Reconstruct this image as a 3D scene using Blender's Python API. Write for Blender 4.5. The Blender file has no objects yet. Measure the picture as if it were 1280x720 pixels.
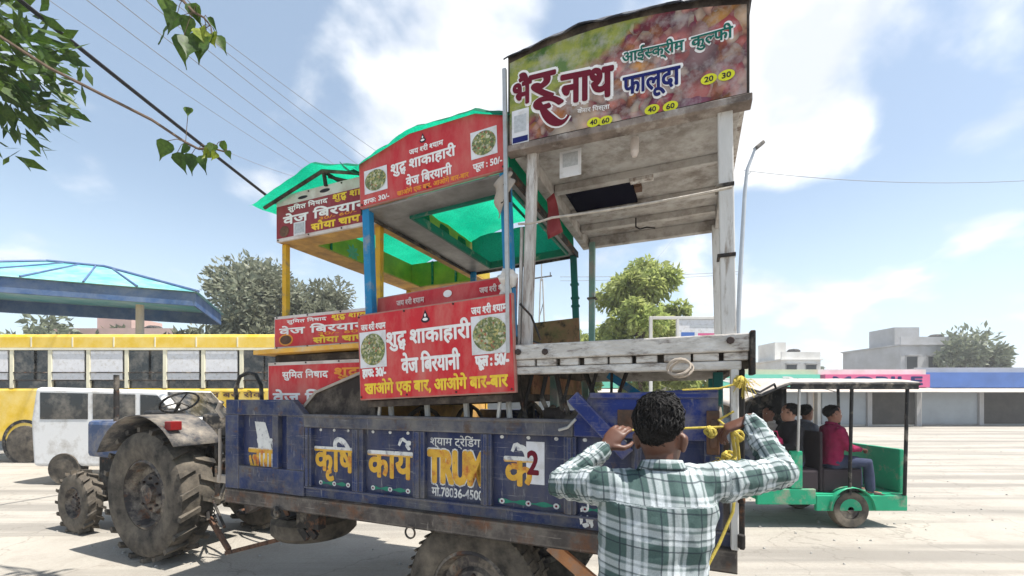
import bpy, bmesh, math, random
from mathutils import Vector, Matrix, noise
random.seed(7)
SC = bpy.context.scene
COL = SC.collection
R = math.radians
# ------------------------------------------------------------------ camera, sky, sun, exposure
H = 1.66                       # eye height of the photographer
F = 540.0                      # focal length in pixels of a 1280 wide picture
HZ = 497.0                     # picture row of the horizon
TH = -math.atan2(540.0, 1280.0)  # heading of the trailer
CT, ST = math.cos(TH), math.sin(TH)
cd = bpy.data.cameras.new('camera')
cam = bpy.data.objects.new('camera', cd); COL.objects.link(cam)
cam.location = (0, 0, H); cam.rotation_euler = (R(90), 0, 0)
cd.sensor_width = 36; cd.lens = F / 1280 * 36; cd.shift_y = (HZ - 360) / 1280
cd.clip_start = 0.05; cd.clip_end = 2000
SC.camera = cam
SUN_EL, SUN_AZ = R(66), R(109)        # azimuth clockwise from +Y
wd = bpy.data.worlds.new('World'); SC.world = wd; wd.use_nodes = True
wn, wl = wd.node_tree.nodes, wd.node_tree.links
bg = wn['Background']; bg.inputs[1].default_value = 0.100
sky = wn.new('ShaderNodeTexSky'); sky.sky_type = 'NISHITA'; sky.sun_disc = False
sky.sun_elevation = SUN_EL; sky.sun_rotation = SUN_AZ; sky.dust_density = 1.5; sky.air_density = 1.0; sky.ozone_density = 1.0
def pxdir(x, y):
    return Vector(((x - 640) / F, 1, (HZ - y) / F)).normalized()
def clouds():
    tc = wn.new('ShaderNodeTexCoord')
    sep = wn.new('ShaderNodeSeparateXYZ'); wl.new(tc.outputs['Generated'], sep.inputs[0])
    def M(op, a, b=None, c=None):
        n = wn.new('ShaderNodeMath'); n.operation = op
        for i, v in enumerate((a, b, c)):
            if v is None: continue
            if isinstance(v, (int, float)): n.inputs[i].default_value = v
            else: wl.new(v, n.inputs[i])
        return n.outputs[0]
    z = M('ADD', M('MAXIMUM', sep.outputs[2], 0.0), 0.35)
    cmb = wn.new('ShaderNodeCombineXYZ')
    wl.new(M('DIVIDE', sep.outputs[0], z), cmb.inputs[0]); wl.new(M('DIVIDE', sep.outputs[1], z), cmb.inputs[1])
    nz = wn.new('ShaderNodeTexNoise'); nz.inputs['Scale'].default_value = 3.0; nz.inputs['Detail'].default_value = 8
    nz.inputs['Roughness'].default_value = 0.50; nz.inputs['Distortion'].default_value = 0.25
    wl.new(cmb.outputs[0], nz.inputs['Vector'])
    tot = M('MULTIPLY_ADD', nz.outputs[0], 2.3, -.42)
    for (x, y, ro, amp) in ((545, 15, 13, .36), (630, 40, 8, .26), (500, 160, 8, .34), (610, 170, 7, .26), (900, 30, 17, .30), (1010, 110, 12, .26),
                            (1010, 195, 7, .28), (920, 335, 8, .25), (560, 95, 6, .28), (345, 90, 11, -.22), (470, 105, 6, -.10), (730, 70, 6, -.10), (900, 230, 6, -.15), (1020, 260, 8, -.12), (1010, 430, 8, .2)):
        d = pxdir(x, y)
        vd = wn.new('ShaderNodeVectorMath'); vd.operation = 'DOT_PRODUCT'
        vd.inputs[1].default_value = d; wl.new(tc.outputs['Generated'], vd.inputs[0])
        mr = wn.new('ShaderNodeMapRange'); mr.interpolation_type = 'SMOOTHSTEP'
        mr.inputs[1].default_value = math.cos(R(ro)); mr.inputs[2].default_value = math.cos(R(ro * .25))
        mr.inputs[3].default_value = 0; mr.inputs[4].default_value = amp
        wl.new(vd.outputs['Value'], mr.inputs[0])
        tot = M('MULTIPLY_ADD', mr.outputs[0], .85, tot)
    mr = wn.new('ShaderNodeMapRange'); mr.interpolation_type = 'SMOOTHSTEP'
    mr.inputs[1].default_value = 0.74; mr.inputs[2].default_value = 1.22
    wl.new(tot, mr.inputs[0])
    hz = wn.new('ShaderNodeMapRange'); hz.interpolation_type = 'SMOOTHSTEP'      # milky air low in the sky
    hz.inputs[1].default_value = 0.0; hz.inputs[2].default_value = 0.42; hz.inputs[3].default_value = 0.80; hz.inputs[4].default_value = 0.22
    wl.new(sep.outputs[2], hz.inputs[0])
    m1 = wn.new('ShaderNodeMix'); m1.data_type = 'RGBA'
    wl.new(hz.outputs[0], m1.inputs[0]); wl.new(sky.outputs[0], m1.inputs[6]); m1.inputs[7].default_value = (5.2, 6.5, 7.3, 1)
    m2 = wn.new('ShaderNodeMix'); m2.data_type = 'RGBA'
    wl.new(mr.outputs[0], m2.inputs[0]); wl.new(m1.outputs[2], m2.inputs[6]); 
    n2 = wn.new('ShaderNodeTexNoise'); n2.inputs['Scale'].default_value = 4.5; n2.inputs['Detail'].default_value = 6; wl.new(cmb.outputs[0], n2.inputs['Vector'])
    r2 = wn.new('ShaderNodeMapRange'); r2.inputs[1].default_value = .36; r2.inputs[2].default_value = .6; wl.new(n2.outputs[0], r2.inputs[0])
    m3 = wn.new('ShaderNodeMix'); m3.data_type = 'RGBA'; wl.new(r2.outputs[0], m3.inputs[0]); m3.inputs[6].default_value = (4.9, 5.2, 5.7, 1); m3.inputs[7].default_value = (7.2, 7.3, 7.4, 1)
    wl.new(m3.outputs[2], m2.inputs[7])
    wl.new(m2.outputs[2], bg.inputs[0])
clouds()
sl = bpy.data.lights.new('sun', 'SUN'); sl.energy = 5.0; sl.angle = R(0.53); sl.color = (1, .95, .87)
sun = bpy.data.objects.new('sun', sl); COL.objects.link(sun)
sd = Vector((math.sin(SUN_AZ) * math.cos(SUN_EL), math.cos(SUN_AZ) * math.cos(SUN_EL), math.sin(SUN_EL)))
sun.rotation_euler = sd.to_track_quat('Z', 'Y').to_euler(); sun.location = (8, 0, 20)
SC.view_settings.view_transform = 'Standard'; SC.view_settings.look = 'None'
SC.view_settings.exposure = 0.88; SC.view_settings.gamma = 1
SC.render.engine = 'CYCLES'
SC.cycles.max_bounces = 6; SC.cycles.transparent_max_bounces = 8
SC.cycles.use_denoising = True

# ------------------------------------------------------------------ helpers
def tag(o, label=None, cat=None, group=None, kind=None):
    if label: o['label'] = label
    if cat: o['category'] = cat
    if group: o['group'] = group
    if kind: o['kind'] = kind
    return o
def W(lx, ly, z=0.0):                  # trailer frame -> world
    return Vector((CT * lx - ST * ly, ST * lx + CT * ly, z))
def at(x, y, D):                       # a sight line at depth D
    return Vector(((x - 640) / F * D, D, H + (HZ - y) / F * D))
def thing(name, label, cat, loc=(0, 0, 0), rot=(0, 0, 0), group=None):
    o = bpy.data.objects.new(name, None); COL.objects.link(o)
    o.empty_display_size = 0.1; o.location = loc; o.rotation_euler = rot
    return tag(o, label, cat, group)
class MB:
    def __init__(s): s.v = []; s.f = []; s.sm = False
    def add(s, vs, fs):
        b = len(s.v); s.v += [tuple(p) for p in vs]; s.f += [tuple(i + b for i in f) for f in fs]; return s
    def box(s, x0, x1, y0, y1, z0, z1):
        vs = [(x, y, z) for z in (z0, z1) for y in (y0, y1) for x in (x0, x1)]
        return s.add(vs, [(0, 2, 3, 1), (4, 5, 7, 6), (0, 1, 5, 4), (2, 6, 7, 3), (0, 4, 6, 2), (1, 3, 7, 5)])
    def bar(s, p0, p1, w, h, up=(0, 0, 1)):
        p0, p1 = Vector(p0), Vector(p1); d = (p1 - p0).normalized(); u = Vector(up)
        if abs(d.dot(u)) > .98: u = Vector((0, 1, 0))
        a = d.cross(u).normalized() * w / 2; b = a.cross(d).normalized() * h / 2
        vs = [p + i * a + j * b for p in (p0, p1) for (i, j) in ((-1, -1), (1, -1), (1, 1), (-1, 1))]
        return s.add(vs, [(0, 1, 2, 3), (7, 6, 5, 4), (0, 4, 5, 1), (1, 5, 6, 2), (2, 6, 7, 3), (3, 7, 4, 0)])
    def tube(s, pts, r, n=8, cap=True):
        pts = [Vector(p) for p in pts]; N = len(pts)
        rs = r if isinstance(r, (list, tuple)) else [r] * N
        t = (pts[1] - pts[0]).normalized(); u = Vector((0, 0, 1)) if abs(t.z) < .9 else Vector((1, 0, 0))
        a = t.cross(u).normalized(); vs = []; fs = []
        for i, p in enumerate(pts):
            t = (pts[min(i + 1, N - 1)] - pts[max(i - 1, 0)]).normalized()
            a = (a - t * a.dot(t)).normalized(); b = t.cross(a)
            for k in range(n):
                an = 2 * math.pi * k / n; vs.append(p + (a * math.cos(an) + b * math.sin(an)) * rs[i])
        for i in range(N - 1):
            for k in range(n):
                k2 = (k + 1) % n; fs.append((i * n + k, i * n + k2, (i + 1) * n + k2, (i + 1) * n + k))
        if cap: fs.append(tuple(range(n - 1, -1, -1))); fs.append(tuple((N - 1) * n + k for k in range(n)))
        s.sm = True
        return s.add(vs, fs)
    def loft(s, secs, n=18, cap=True):       # secs: (centre, right*a, forward*b)
        vs = []; fs = []; N = len(secs)
        for c, a, b in secs:
            for k in range(n):
                an = 2 * math.pi * k / n; vs.append(Vector(c) + Vector(a) * math.cos(an) + Vector(b) * math.sin(an))
        for i in range(N - 1):
            for k in range(n):
                k2 = (k + 1) % n; fs.append((i * n + k, i * n + k2, (i + 1) * n + k2, (i + 1) * n + k))
        if cap: fs.append(tuple(range(n - 1, -1, -1))); fs.append(tuple((N - 1) * n + k for k in range(n)))
        s.sm = True
        return s.add(vs, fs)
    def prism(s, poly, y0, y1):               # polygon in x,z pushed along y
        n = len(poly)
        vs = [(x, y0, z) for x, z in poly] + [(x, y1, z) for x, z in poly]
        return s.add(vs, [tuple(range(n)), tuple(range(2 * n - 1, n - 1, -1))] + [(i + n, (i + 1) % n + n, (i + 1) % n, i) for i in range(n)])
    def lathe(s, prof, c, axis='y', n=28):     # prof: (radius, offset along axis)
        vs = []; fs = []; N = len(prof); c = Vector(c)
        for r, o in prof:
            for k in range(n):
                an = 2 * math.pi * k / n; p, q = r * math.cos(an), r * math.sin(an)
                vs.append(c + (Vector((p, o, q)) if axis == 'y' else Vector((p, q, o)) if axis == 'z' else Vector((o, p, q))))
        for i in range(N - 1):
            for k in range(n):
                k2 = (k + 1) % n; fs.append((i * n + k, (i + 1) * n + k, (i + 1) * n + k2, i * n + k2))
        s.sm = True
        return s.add(vs, fs)
    def ell(s, c, rx, ry, rz, n=12, m=8):
        c = Vector(c); vs = [c + Vector((0, 0, -rz))]; fs = []
        for i in range(1, m):
            ph = math.pi * i / m - math.pi / 2
            for k in range(n):
                an = 2 * math.pi * k / n
                vs.append(c + Vector((rx * math.cos(ph) * math.cos(an), ry * math.cos(ph) * math.sin(an), rz * math.sin(ph))))
        vs.append(c + Vector((0, 0, rz))); T = len(vs) - 1
        for k in range(n):
            k2 = (k + 1) % n
            fs.append((0, 1 + k2, 1 + k)); fs.append((T, T - n + k, T - n + k2))
            for i in range(m - 2): fs.append((1 + i * n + k, 1 + i * n + k2, 1 + (i + 1) * n + k2, 1 + (i + 1) * n + k))
        s.sm = True
        return s.add(vs, fs)
    def grid(s, fn, nu, nv):                   # sheet fn(u,v) -> point
        vs = [fn(i / nu, j / nv) for j in range(nv + 1) for i in range(nu + 1)]
        fs = [(j * (nu + 1) + i, j * (nu + 1) + i + 1, (j + 1) * (nu + 1) + i + 1, (j + 1) * (nu + 1) + i) for j in range(nv) for i in range(nu)]
        s.sm = True
        return s.add(vs, fs)
    def build(s, name, mat, parent=None, bevel=0, off=None, solid=0):
        me = bpy.data.meshes.new(name)
        vs = s.v if off is None else [(x - off[0], y - off[1], z - off[2]) for x, y, z in s.v]
        me.from_pydata(vs, [], s.f)
        if s.sm:
            me.polygons.foreach_set('use_smooth', [True] * len(me.polygons))
            try: me.set_sharp_from_angle(angle=R(42))
            except Exception: pass
        me.validate()
        if mat: me.materials.append(MT[mat])
        o = bpy.data.objects.new(name, me); COL.objects.link(o); o.parent = parent
        if bevel:
            m = o.modifiers.new('bevel', 'BEVEL'); m.width = bevel; m.segments = 2; m.limit_method = 'ANGLE'; m.angle_limit = R(50)
        if solid:
            m = o.modifiers.new('solid', 'SOLIDIFY'); m.thickness = solid
        return o
def part(name, mat, parent, fn, bevel=0, off=None, solid=0):
    m = MB(); fn(m); return m.build(name, mat, parent, bevel, off, solid)
def copy_tree(o, parent=None):
    c = o.copy(); COL.objects.link(c); c.parent = parent
    for ch in o.children: copy_tree(ch, c)
    return c
# ------------------------------------------------------------------ materials
MT = {}
def _new(name):
    m = bpy.data.materials.new(name); m.use_nodes = True; MT[name] = m
    return m, m.node_tree.nodes, m.node_tree.links, m.node_tree.nodes['Principled BSDF']
def _noise(N, L, vec, scale, detail=5, rough=.6):
    n = N.new('ShaderNodeTexNoise'); n.inputs['Scale'].default_value = scale; n.inputs['Detail'].default_value = detail
    n.inputs['Roughness'].default_value = rough; L.new(vec, n.inputs['Vector']); return n.outputs[0]
def _ramp(N, L, fac, stops, mode='LINEAR'):
    r = N.new('ShaderNodeValToRGB'); r.color_ramp.interpolation = mode
    e = r.color_ramp.elements
    while len(e) < len(stops): e.new(0.5)
    for el, (p, c) in zip(e, stops):
        el.position = p; el.color = (c, c, c, 1) if isinstance(c, (int, float)) else (*c, 1)
    L.new(fac, r.inputs[0]); return r.outputs[0]
def _mix(N, L, fac, a, b, mode='MIX'):
    m = N.new('ShaderNodeMix'); m.data_type = 'RGBA'; m.blend_type = mode
    for i, v in ((0, fac), (6, a), (7, b)):
        if isinstance(v, (int, float)): m.inputs[i].default_value = v
        elif isinstance(v, (tuple, list)): m.inputs[i].default_value = (*v, 1)
        else: L.new(v, m.inputs[i])
    return m.outputs[2]
def mat(name, col, rough=.7, metal=0, var=.18, scale=5, wear=None, wear2=None, bump=.1, bscale=60, stretch=(1, 1, 1), spec=.18, world=True, edge=None, scr=None):
    m, N, L, P = _new(name)
    if world:
        g = N.new('ShaderNodeNewGeometry'); vec = g.outputs['Position']
    else:
        g = N.new('ShaderNodeTexCoord'); vec = g.outputs['Object']
    mp = N.new('ShaderNodeMapping'); mp.inputs['Scale'].default_value = stretch; L.new(vec, mp.inputs[0]); v2 = mp.outputs[0]
    n1 = _noise(N, L, v2, scale, 6, .65)
    f = _ramp(N, L, n1, ((.3, 0.), (.7, 1.)))
    c = _mix(N, L, f, tuple(x * (1 - var) for x in col), tuple(min(1, x * (1 + var)) for x in col))
    for wv, off in ((wear, 0.0), (wear2, 7.3)):
        if wv:
            wc, amt, ws, soft = wv            # colour, share covered, scale, softness
            mp2 = N.new('ShaderNodeMapping'); mp2.inputs['Location'].default_value = (off, off, off); L.new(v2, mp2.inputs[0])
            nw = _noise(N, L, mp2.outputs[0], ws, 8, .68)
            p = .5 + (0.5 - amt) * .42
            c = _mix(N, L, _ramp(N, L, nw, ((max(0, p - soft), 0.), (min(1, p + soft), 1.))), c, wc)
    if scr:                                  # long scuffs along the side
        for sc_, rot in (((2.2, 2.2, 46), .10), ((20, 20, 3.0), -.35)):
            ms = N.new('ShaderNodeMapping'); ms.inputs['Scale'].default_value = sc_; ms.inputs['Rotation'].default_value = (rot, rot, 0); L.new(vec, ms.inputs[0])
            c = _mix(N, L, _ramp(N, L, _noise(N, L, ms.outputs[0], 1.6, 6, .72), ((.60, 0.), (.68, scr[1]))), c, scr[0])
    if edge:
        bv = N.new('ShaderNodeBevel'); bv.samples = 4; bv.inputs[0].default_value = edge[1]
        gg = N.new('ShaderNodeNewGeometry'); dp = N.new('ShaderNodeVectorMath'); dp.operation = 'DOT_PRODUCT'
        L.new(bv.outputs[0], dp.inputs[0]); L.new(gg.outputs['Normal'], dp.inputs[1])
        ne = N.new('ShaderNodeMath'); ne.operation = 'MULTIPLY_ADD'; L.new(_noise(N, L, v2, 22, 5, .7), ne.inputs[0]); ne.inputs[1].default_value = -.22; L.new(dp.outputs['Value'], ne.inputs[2])
        c = _mix(N, L, _ramp(N, L, ne.outputs[0], ((.74, .85), (.86, 0.))), c, edge[0])
    L.new(c, P.inputs['Base Color'])
    P.inputs['Roughness'].default_value = rough; P.inputs['Metallic'].default_value = metal
    P.inputs['Specular IOR Level'].default_value = spec
    if bump:
        nb = _noise(N, L, v2, bscale, 4, .6)
        b = N.new('ShaderNodeBump'); b.inputs['Strength'].default_value = bump; b.inputs['Distance'].default_value = .01
        L.new(nb, b.inputs['Height']); L.new(b.outputs[0], P.inputs['Normal'])
    return m
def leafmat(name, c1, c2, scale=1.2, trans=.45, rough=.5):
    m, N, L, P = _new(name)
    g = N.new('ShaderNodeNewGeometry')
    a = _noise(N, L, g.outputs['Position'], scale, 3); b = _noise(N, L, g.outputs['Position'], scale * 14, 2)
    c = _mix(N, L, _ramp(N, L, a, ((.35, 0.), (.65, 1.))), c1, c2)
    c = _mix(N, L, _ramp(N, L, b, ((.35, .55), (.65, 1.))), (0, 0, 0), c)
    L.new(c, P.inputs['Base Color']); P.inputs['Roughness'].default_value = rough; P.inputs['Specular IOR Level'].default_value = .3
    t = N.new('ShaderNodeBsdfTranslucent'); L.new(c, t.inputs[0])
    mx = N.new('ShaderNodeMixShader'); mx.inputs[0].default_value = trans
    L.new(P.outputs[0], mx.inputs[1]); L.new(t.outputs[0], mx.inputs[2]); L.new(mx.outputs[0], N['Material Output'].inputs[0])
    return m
DUST = (.30, .26, .21); RUST = (.16, .075, .04)
mat('blue_paint', (.018, .032, .10), .55, 0, .35, 4, ((.13, .125, .12), .36, 5, .14), ((.10, .06, .045), .20, 9, .05), .25, 40, edge=((.20, .185, .17), .014), scr=((.24, .235, .235), .75))
mat('blue_panel', (.011, .022, .085), .5, 0, .35, 3, ((.12, .115, .12), .28, 4, .2), ((.10, .075, .06), .14, 14, .04), .2, 30, (1, 1, .4), scr=((.24, .235, .235), .75))
mat('blue_rail', (.035, .042, .075), .65, 0, .4, 4, ((.16, .15, .14), .5, 6, .16), ((.09, .06, .045), .30, 9, .06), .35, 40, edge=((.20, .185, .17), .014), scr=((.24, .235, .235), .75))
mat('bright_blue', (.016, .032, .16), .5, 0, .3, 4, (DUST, .2, 5, .15), None, .2, 40, edge=((.20, .185, .17), .014), scr=((.24, .235, .235), .75))
mat('chassis', (.075, .065, .06), .8, 0, .4, 6, ((.16, .14, .12), .4, 7, .1), (RUST, .28, 5, .08), .4, 50, edge=((.22, .19, .16), .014), scr=((.26, .23, .20), .7))
mat('dark_iron', (.03, .028, .027), .7, .2, .4, 8, (RUST, .25, 9, .06), (DUST, .2, 4, .1), .3, 60)
mat('rusty', (.13, .07, .045), .85, 0, .4, 8, ((.07, .05, .04), .4, 12, .1), None, .4, 60)
mat('rusty_sheet', (.32, .15, .09), .85, 0, .4, 4, ((.20, .15, .07), .45, 6, .12), ((.05, .035, .03), .25, 10, .06), .3, 40)
mat('bare_steel', (.45, .45, .44), .45, .6, .2, 6, (DUST, .25, 6, .1), None, .15, 60)
mat('old_wood', (.50, .475, .44), .85, 0, .2, 4, ((.18, .15, .13), .30, 9, .07), ((.62, .60, .57), .36, 9, .08), .7, 26, (1, 1, 3), .2, edge=((.22, .17, .13), .010))
mat('post_wood', (.45, .42, .39), .85, 0, .2, 5, ((.20, .155, .13), .36, 7, .07), ((.60, .58, .55), .34, 8, .07), .7, 24, (4, 4, .6), .2, edge=((.24, .18, .14), .010))
mat('grey_post', (.54, .53, .51), .7, .0, .12, 5, ((.27, .23, .19), .24, 7, .06), None, .3, 40, (3, 3, .5))
mat('ceiling_ply', (.39, .365, .34), .85, 0, .22, 3, ((.17, .145, .125), .42, 5, .12), ((.44, .425, .41), .34, 7, .1), .3, 30)
mat('dark_wood', (.22, .18, .155), .85, 0, .25, 5, ((.10, .08, .07), .4, 7, .1), ((.36, .33, .30), .25, 9, .08), .6, 26)
mat('dark_hole', (.005, .005, .012), .9, 0, .2, 4, spec=.02)
mat('bolt', (.06, .045, .04), .6, .5, .3, 30)
mat('red_flex', (.46, .022, .030), .38, 0, .12, 2.5, ((.52, .16, .13), .24, 4, .2), None, .5, 5, (1.6, 1.6, .7), spec=.25)
mat('bright_red_flex', (.52, .018, .026), .36, 0, .1, 2.5, ((.54, .2, .16), .16, 4, .2), None, .5, 5, (1.6, 1.6, .7), spec=.25)
mat('maroon_flex', (.23, .018, .03), .4, 0, .14, 2.5, ((.32, .08, .08), .22, 4, .2), None, .5, 5, (1.6, 1.6, .7), spec=.25)
mat('board_edge', (.40, .16, .13), .6, 0, .2, 9, (DUST, .3, 8, .1))
mat('white_print', (.78, .76, .74), .5, 0, .06, 9, ((.55, .5, .46), .2, 9, .1), None, 0)
mat('yellow_print', (.78, .55, .05), .5, 0, .1, 9, ((.6, .3, .05), .25, 10, .1), None, 0)
mat('orange_print', (.70, .27, .04), .5, 0, .1, 9, None, None, 0)
mat('faint_print', (.66, .50, .46), .5, 0, .1, 9, None, None, 0)
mat('maroon_print', (.13, .004, .016), .45, 0, .1, 9, None, None, 0)
mat('green_print', (.006, .12, .09), .45, 0, .1, 9, None, None, 0)
mat('navy_print', (.008, .012, .11), .45, 0, .1, 9, None, None, 0)
mat('dark_print', (.03, .02, .03), .5, 0, .1, 9, None, None, 0)
mat('lime_print', (.62, .62, .03), .5, 0, .1, 9, None, None, 0)
mat('sign_paint_white', (.62, .62, .60), .6, 0, .12, 14, ((.30, .30, .33), .34, 22, .05), None, 0)
mat('sign_paint_yellow', (.62, .36, .05), .6, 0, .2, 10, ((.45, .12, .04), .30, 16, .08), ((.06, .06, .12), .16, 26, .03), 0)
mat('sign_paint_green', (.03, .20, .13), .6, 0, .2, 14, None, None, 0)
mat('paper', (.66, .66, .68), .7, 0, .06, 9, ((.5, .48, .45), .25, 12, .1), None, 0)
mat('paper_grey', (.42, .44, .46), .7, 0, .2, 60, None, None, 0)
mat('blue_post', (.02, .20, .40), .5, 0, .2, 5, ((.22, .25, .28), .22, 8, .07), None, .2, 40)
mat('green_post', (.02, .12, .11), .5, 0, .2, 5, ((.2, .2, .2), .2, 8, .07), None, .2, 40)
mat('pale_green_post', (.20, .32, .28), .6, 0, .2, 6, ((.35, .33, .3), .35, 8, .08), None, .2, 40)
mat('yellow_post', (.60, .34, .03), .5, 0, .2, 5, ((.30, .22, .12), .28, 8, .07), None, .2, 40)
mat('yellow_shelf', (.66, .36, .06), .6, 0, .2, 4, ((.62, .48, .3), .3, 7, .12), None, .2, 30)
mat('olive_panel', (.52, .36, .04), .55, 0, .2, 3, ((.26, .22, .04), .32, 4, .15), None, .1, 20)
mat('tan_ply', (.58, .34, .10), .7, 0, .2, 4, ((.28, .16, .07), .4, 6, .15), None, .2, 30)
mat('grey_sheet', (.30, .30, .30), .45, .25, .2, 3, ((.14, .13, .13), .42, 4, .2), None, .15, 20)
mat('frame_green', (.01, .13, .09), .5, 0, .2, 6, (DUST, .15, 8, .08))
mat('white_strip', (.62, .57, .54), .7, 0, .1, 5, ((.42, .33, .29), .3, 6, .15))
mat('dark_board', (.035, .027, .023), .7, 0, .3, 4, ((.16, .13, .10), .3, 6, .12), None, .3, 30)
mat('pale_edge', (.36, .31, .26), .8, 0, .2, 8)
mat('black_tarp', (.022, .024, .032), .55, 0, .3, 5, ((.11, .11, .12), .28, 6, .12), None, .5, 22)
mat('tyre', (.030, .028, .026), .85, 0, .25, 6, ((.17, .145, .115), .46, 4, .16), None, .3, 70)
mat('rim', (.055, .05, .05), .6, .3, .4, 8, (DUST, .35, 6, .1), (RUST, .25, 8, .06), .2, 50)
mat('rope_yellow', (.46, .36, .075), .85, 0, .25, 30, None, None, .4, 200)
mat('rope_pale', (.42, .38, .33), .85, 0, .25, 30, None, None, .4, 200)
mat('cloth_white', (.66, .62, .58), .9, 0, .15, 12, None, None, .3, 60)
mat('skin_dark', (.105, .046, .030), .48, 0, .12, 12, None, None, .05, 150, spec=.4)
mat('skin_mid', (.26, .13, .09), .5, 0, .1, 12, None, None, .05, 120)
mat('skin_light', (.38, .21, .15), .5, 0, .1, 12, None, None, .05, 120)
mat('hair_black', (.010, .009, .009), .7, 0, .3, 50, None, None, .3, 160, spec=.22)
mat('denim', (.04, .05, .09), .9, 0, .2, 8)
mat('shoe', (.03, .025, .022), .6)
mat('black_jacket', (.018, .018, .022), .8, 0, .25, 8)
mat('grey_shirt', (.16, .17, .20), .85, 0, .2, 10)
mat('maroon_cloth', (.22, .012, .055), .85, 0, .2, 16)
mat('pink_bag', (.55, .03, .12), .6, 0, .15, 8)
mat('eye_white', (.7, .68, .65), .3, 0, 0); mat('eye_dark', (.02, .012, .01), .25, 0, 0)
mat('car_white', (.72, .72, .72), .3, .0, .04, 3, (DUST, .18, 3, .15), None, .02)
mat('dark_glass', (.015, .017, .018), .12, 0, .1, 3, (DUST, .12, 3, .2), None, 0, spec=.6)
mat('black_plastic', (.018, .018, .019), .5, 0, .2, 9, (DUST, .2, 6, .12))
mat('bus_yellow', (.72, .47, .03), .45, 0, .08, 2, ((.75, .6, .25), .3, 2, .2), None, .03)
mat('bus_pale', (.70, .66, .50), .5, 0, .1, 2)
mat('canopy_blue', (.04, .09, .22), .5, 0, .2, 1.2, ((.15, .2, .3), .3, 2, .2))
mat('canopy_teal', (.10, .34, .36), .5, 0, .2, .8, ((.35, .5, .52), .3, 1.4, .2))
mat('fender_grey', (.055, .055, .06), .6, .1, .25, 5, (DUST, .35, 5, .14), (RUST, .15, 9, .05), .2)
mat('tractor_paint', (.05, .09, .20), .5, .1, .25, 4, (DUST, .3, 4, .14))
mat('lamp_red', (.20, .012, .012), .4)
mat('concrete_pole', (.33, .32, .30), .8, 0, .15, 2)
mat('galvanised', (.42, .44, .46), .5, .4, .1, 3)
mat('cable_grey', (.22, .23, .26), .6, 0, 0); mat('cable_black', (.015, .015, .017), .6, 0, 0)
mat('bark', (.12, .085, .06), .9, 0, .3, 8, None, None, .6, 20, (1, 1, .4))
mat('wall_white', (.68, .67, .64), .8, 0, .08, .5, ((.5, .47, .43), .3, .6, .2)); mat('wall_cream', (.58, .50, .38), .8, 0, .1, .5, ((.42, .36, .3), .3, .6, .2))
mat('wall_grey', (.42, .42, .43), .8, 0, .1, .5, ((.3, .29, .28), .3, .6, .2)); mat('wall_pink', (.52, .36, .32), .8, 0, .1, .5, ((.4, .3, .26), .3, .6, .2))
mat('window_dark', (.03, .035, .04), .2, 0, .2, 1)
mat('shop_dark', (.05, .045, .04), .8, 0, .4, 1.5)
mat('mint_sign', (.16, .55, .42), .5, 0, .1, 1); mat('pink_sign', (.62, .12, .26), .5, 0, .1, 1); mat('blue_sign', (.08, .16, .42), .5, 0, .15, 1)
mat('shutter', (.30, .33, .36), .5, .3, .1, 1)
mat('rick_green', (.02, .30, .16), .4, 0, .12, 3, (DUST, .18, 5, .1)); mat('rick_canopy', (.46, .42, .38), .8, 0, .1, 3, ((.35, .3, .27), .3, 4, .2))
mat('seat_dark', (.04, .03, .035), .6)
mat('orange_wood', (.40, .19, .09), .8, 0, .25, 8, ((.3, .24, .2), .35, 9, .1), None, .4, 40)
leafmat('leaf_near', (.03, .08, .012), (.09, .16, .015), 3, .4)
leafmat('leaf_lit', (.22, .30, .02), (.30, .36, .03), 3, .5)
leafmat('leaf_bright', (.34, .42, .12), (.50, .54, .20), .7, .55)
leafmat('leaf_grey', (.22, .235, .16), (.31, .325, .235), .5, .4)
leafmat('leaf_far', (.20, .23, .15), (.26, .29, .19), .3, .35)
def net_mat(name, c1, c2):
    m, N, L, P = _new(name)
    g = N.new('ShaderNodeNewGeometry'); a = _noise(N, L, g.outputs['Position'], 2.2, 6); w = _noise(N, L, g.outputs['Position'], 90, 2)
    c = _mix(N, L, _ramp(N, L, a, ((.3, 0.), (.7, 1.))), c1, c2)
    c = _mix(N, L, _ramp(N, L, w, ((.3, .6), (.7, 1.))), (.0, .03, .02), c)
    L.new(c, P.inputs['Base Color']); P.inputs['Roughness'].default_value = .6
    t = N.new('ShaderNodeBsdfTranslucent'); L.new(c, t.inputs[0])
    mx = N.new('ShaderNodeMixShader'); mx.inputs[0].default_value = .72
    L.new(P.outputs[0], mx.inputs[1]); L.new(t.outputs[0], mx.inputs[2]); L.new(mx.outputs[0], N['Material Output'].inputs[0])
    b = N.new('ShaderNodeBump'); b.inputs['Strength'].default_value = .5; b.inputs['Distance'].default_value = .02
    L.new(_noise(N, L, g.outputs['Position'], 14, 4), b.inputs['Height']); L.new(b.outputs[0], P.inputs['Normal']); L.new(b.outputs[0], t.inputs['Normal'])
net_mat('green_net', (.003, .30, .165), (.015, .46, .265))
net_mat('green_net_dark', (.0, .20, .13), (.01, .30, .19))
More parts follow.
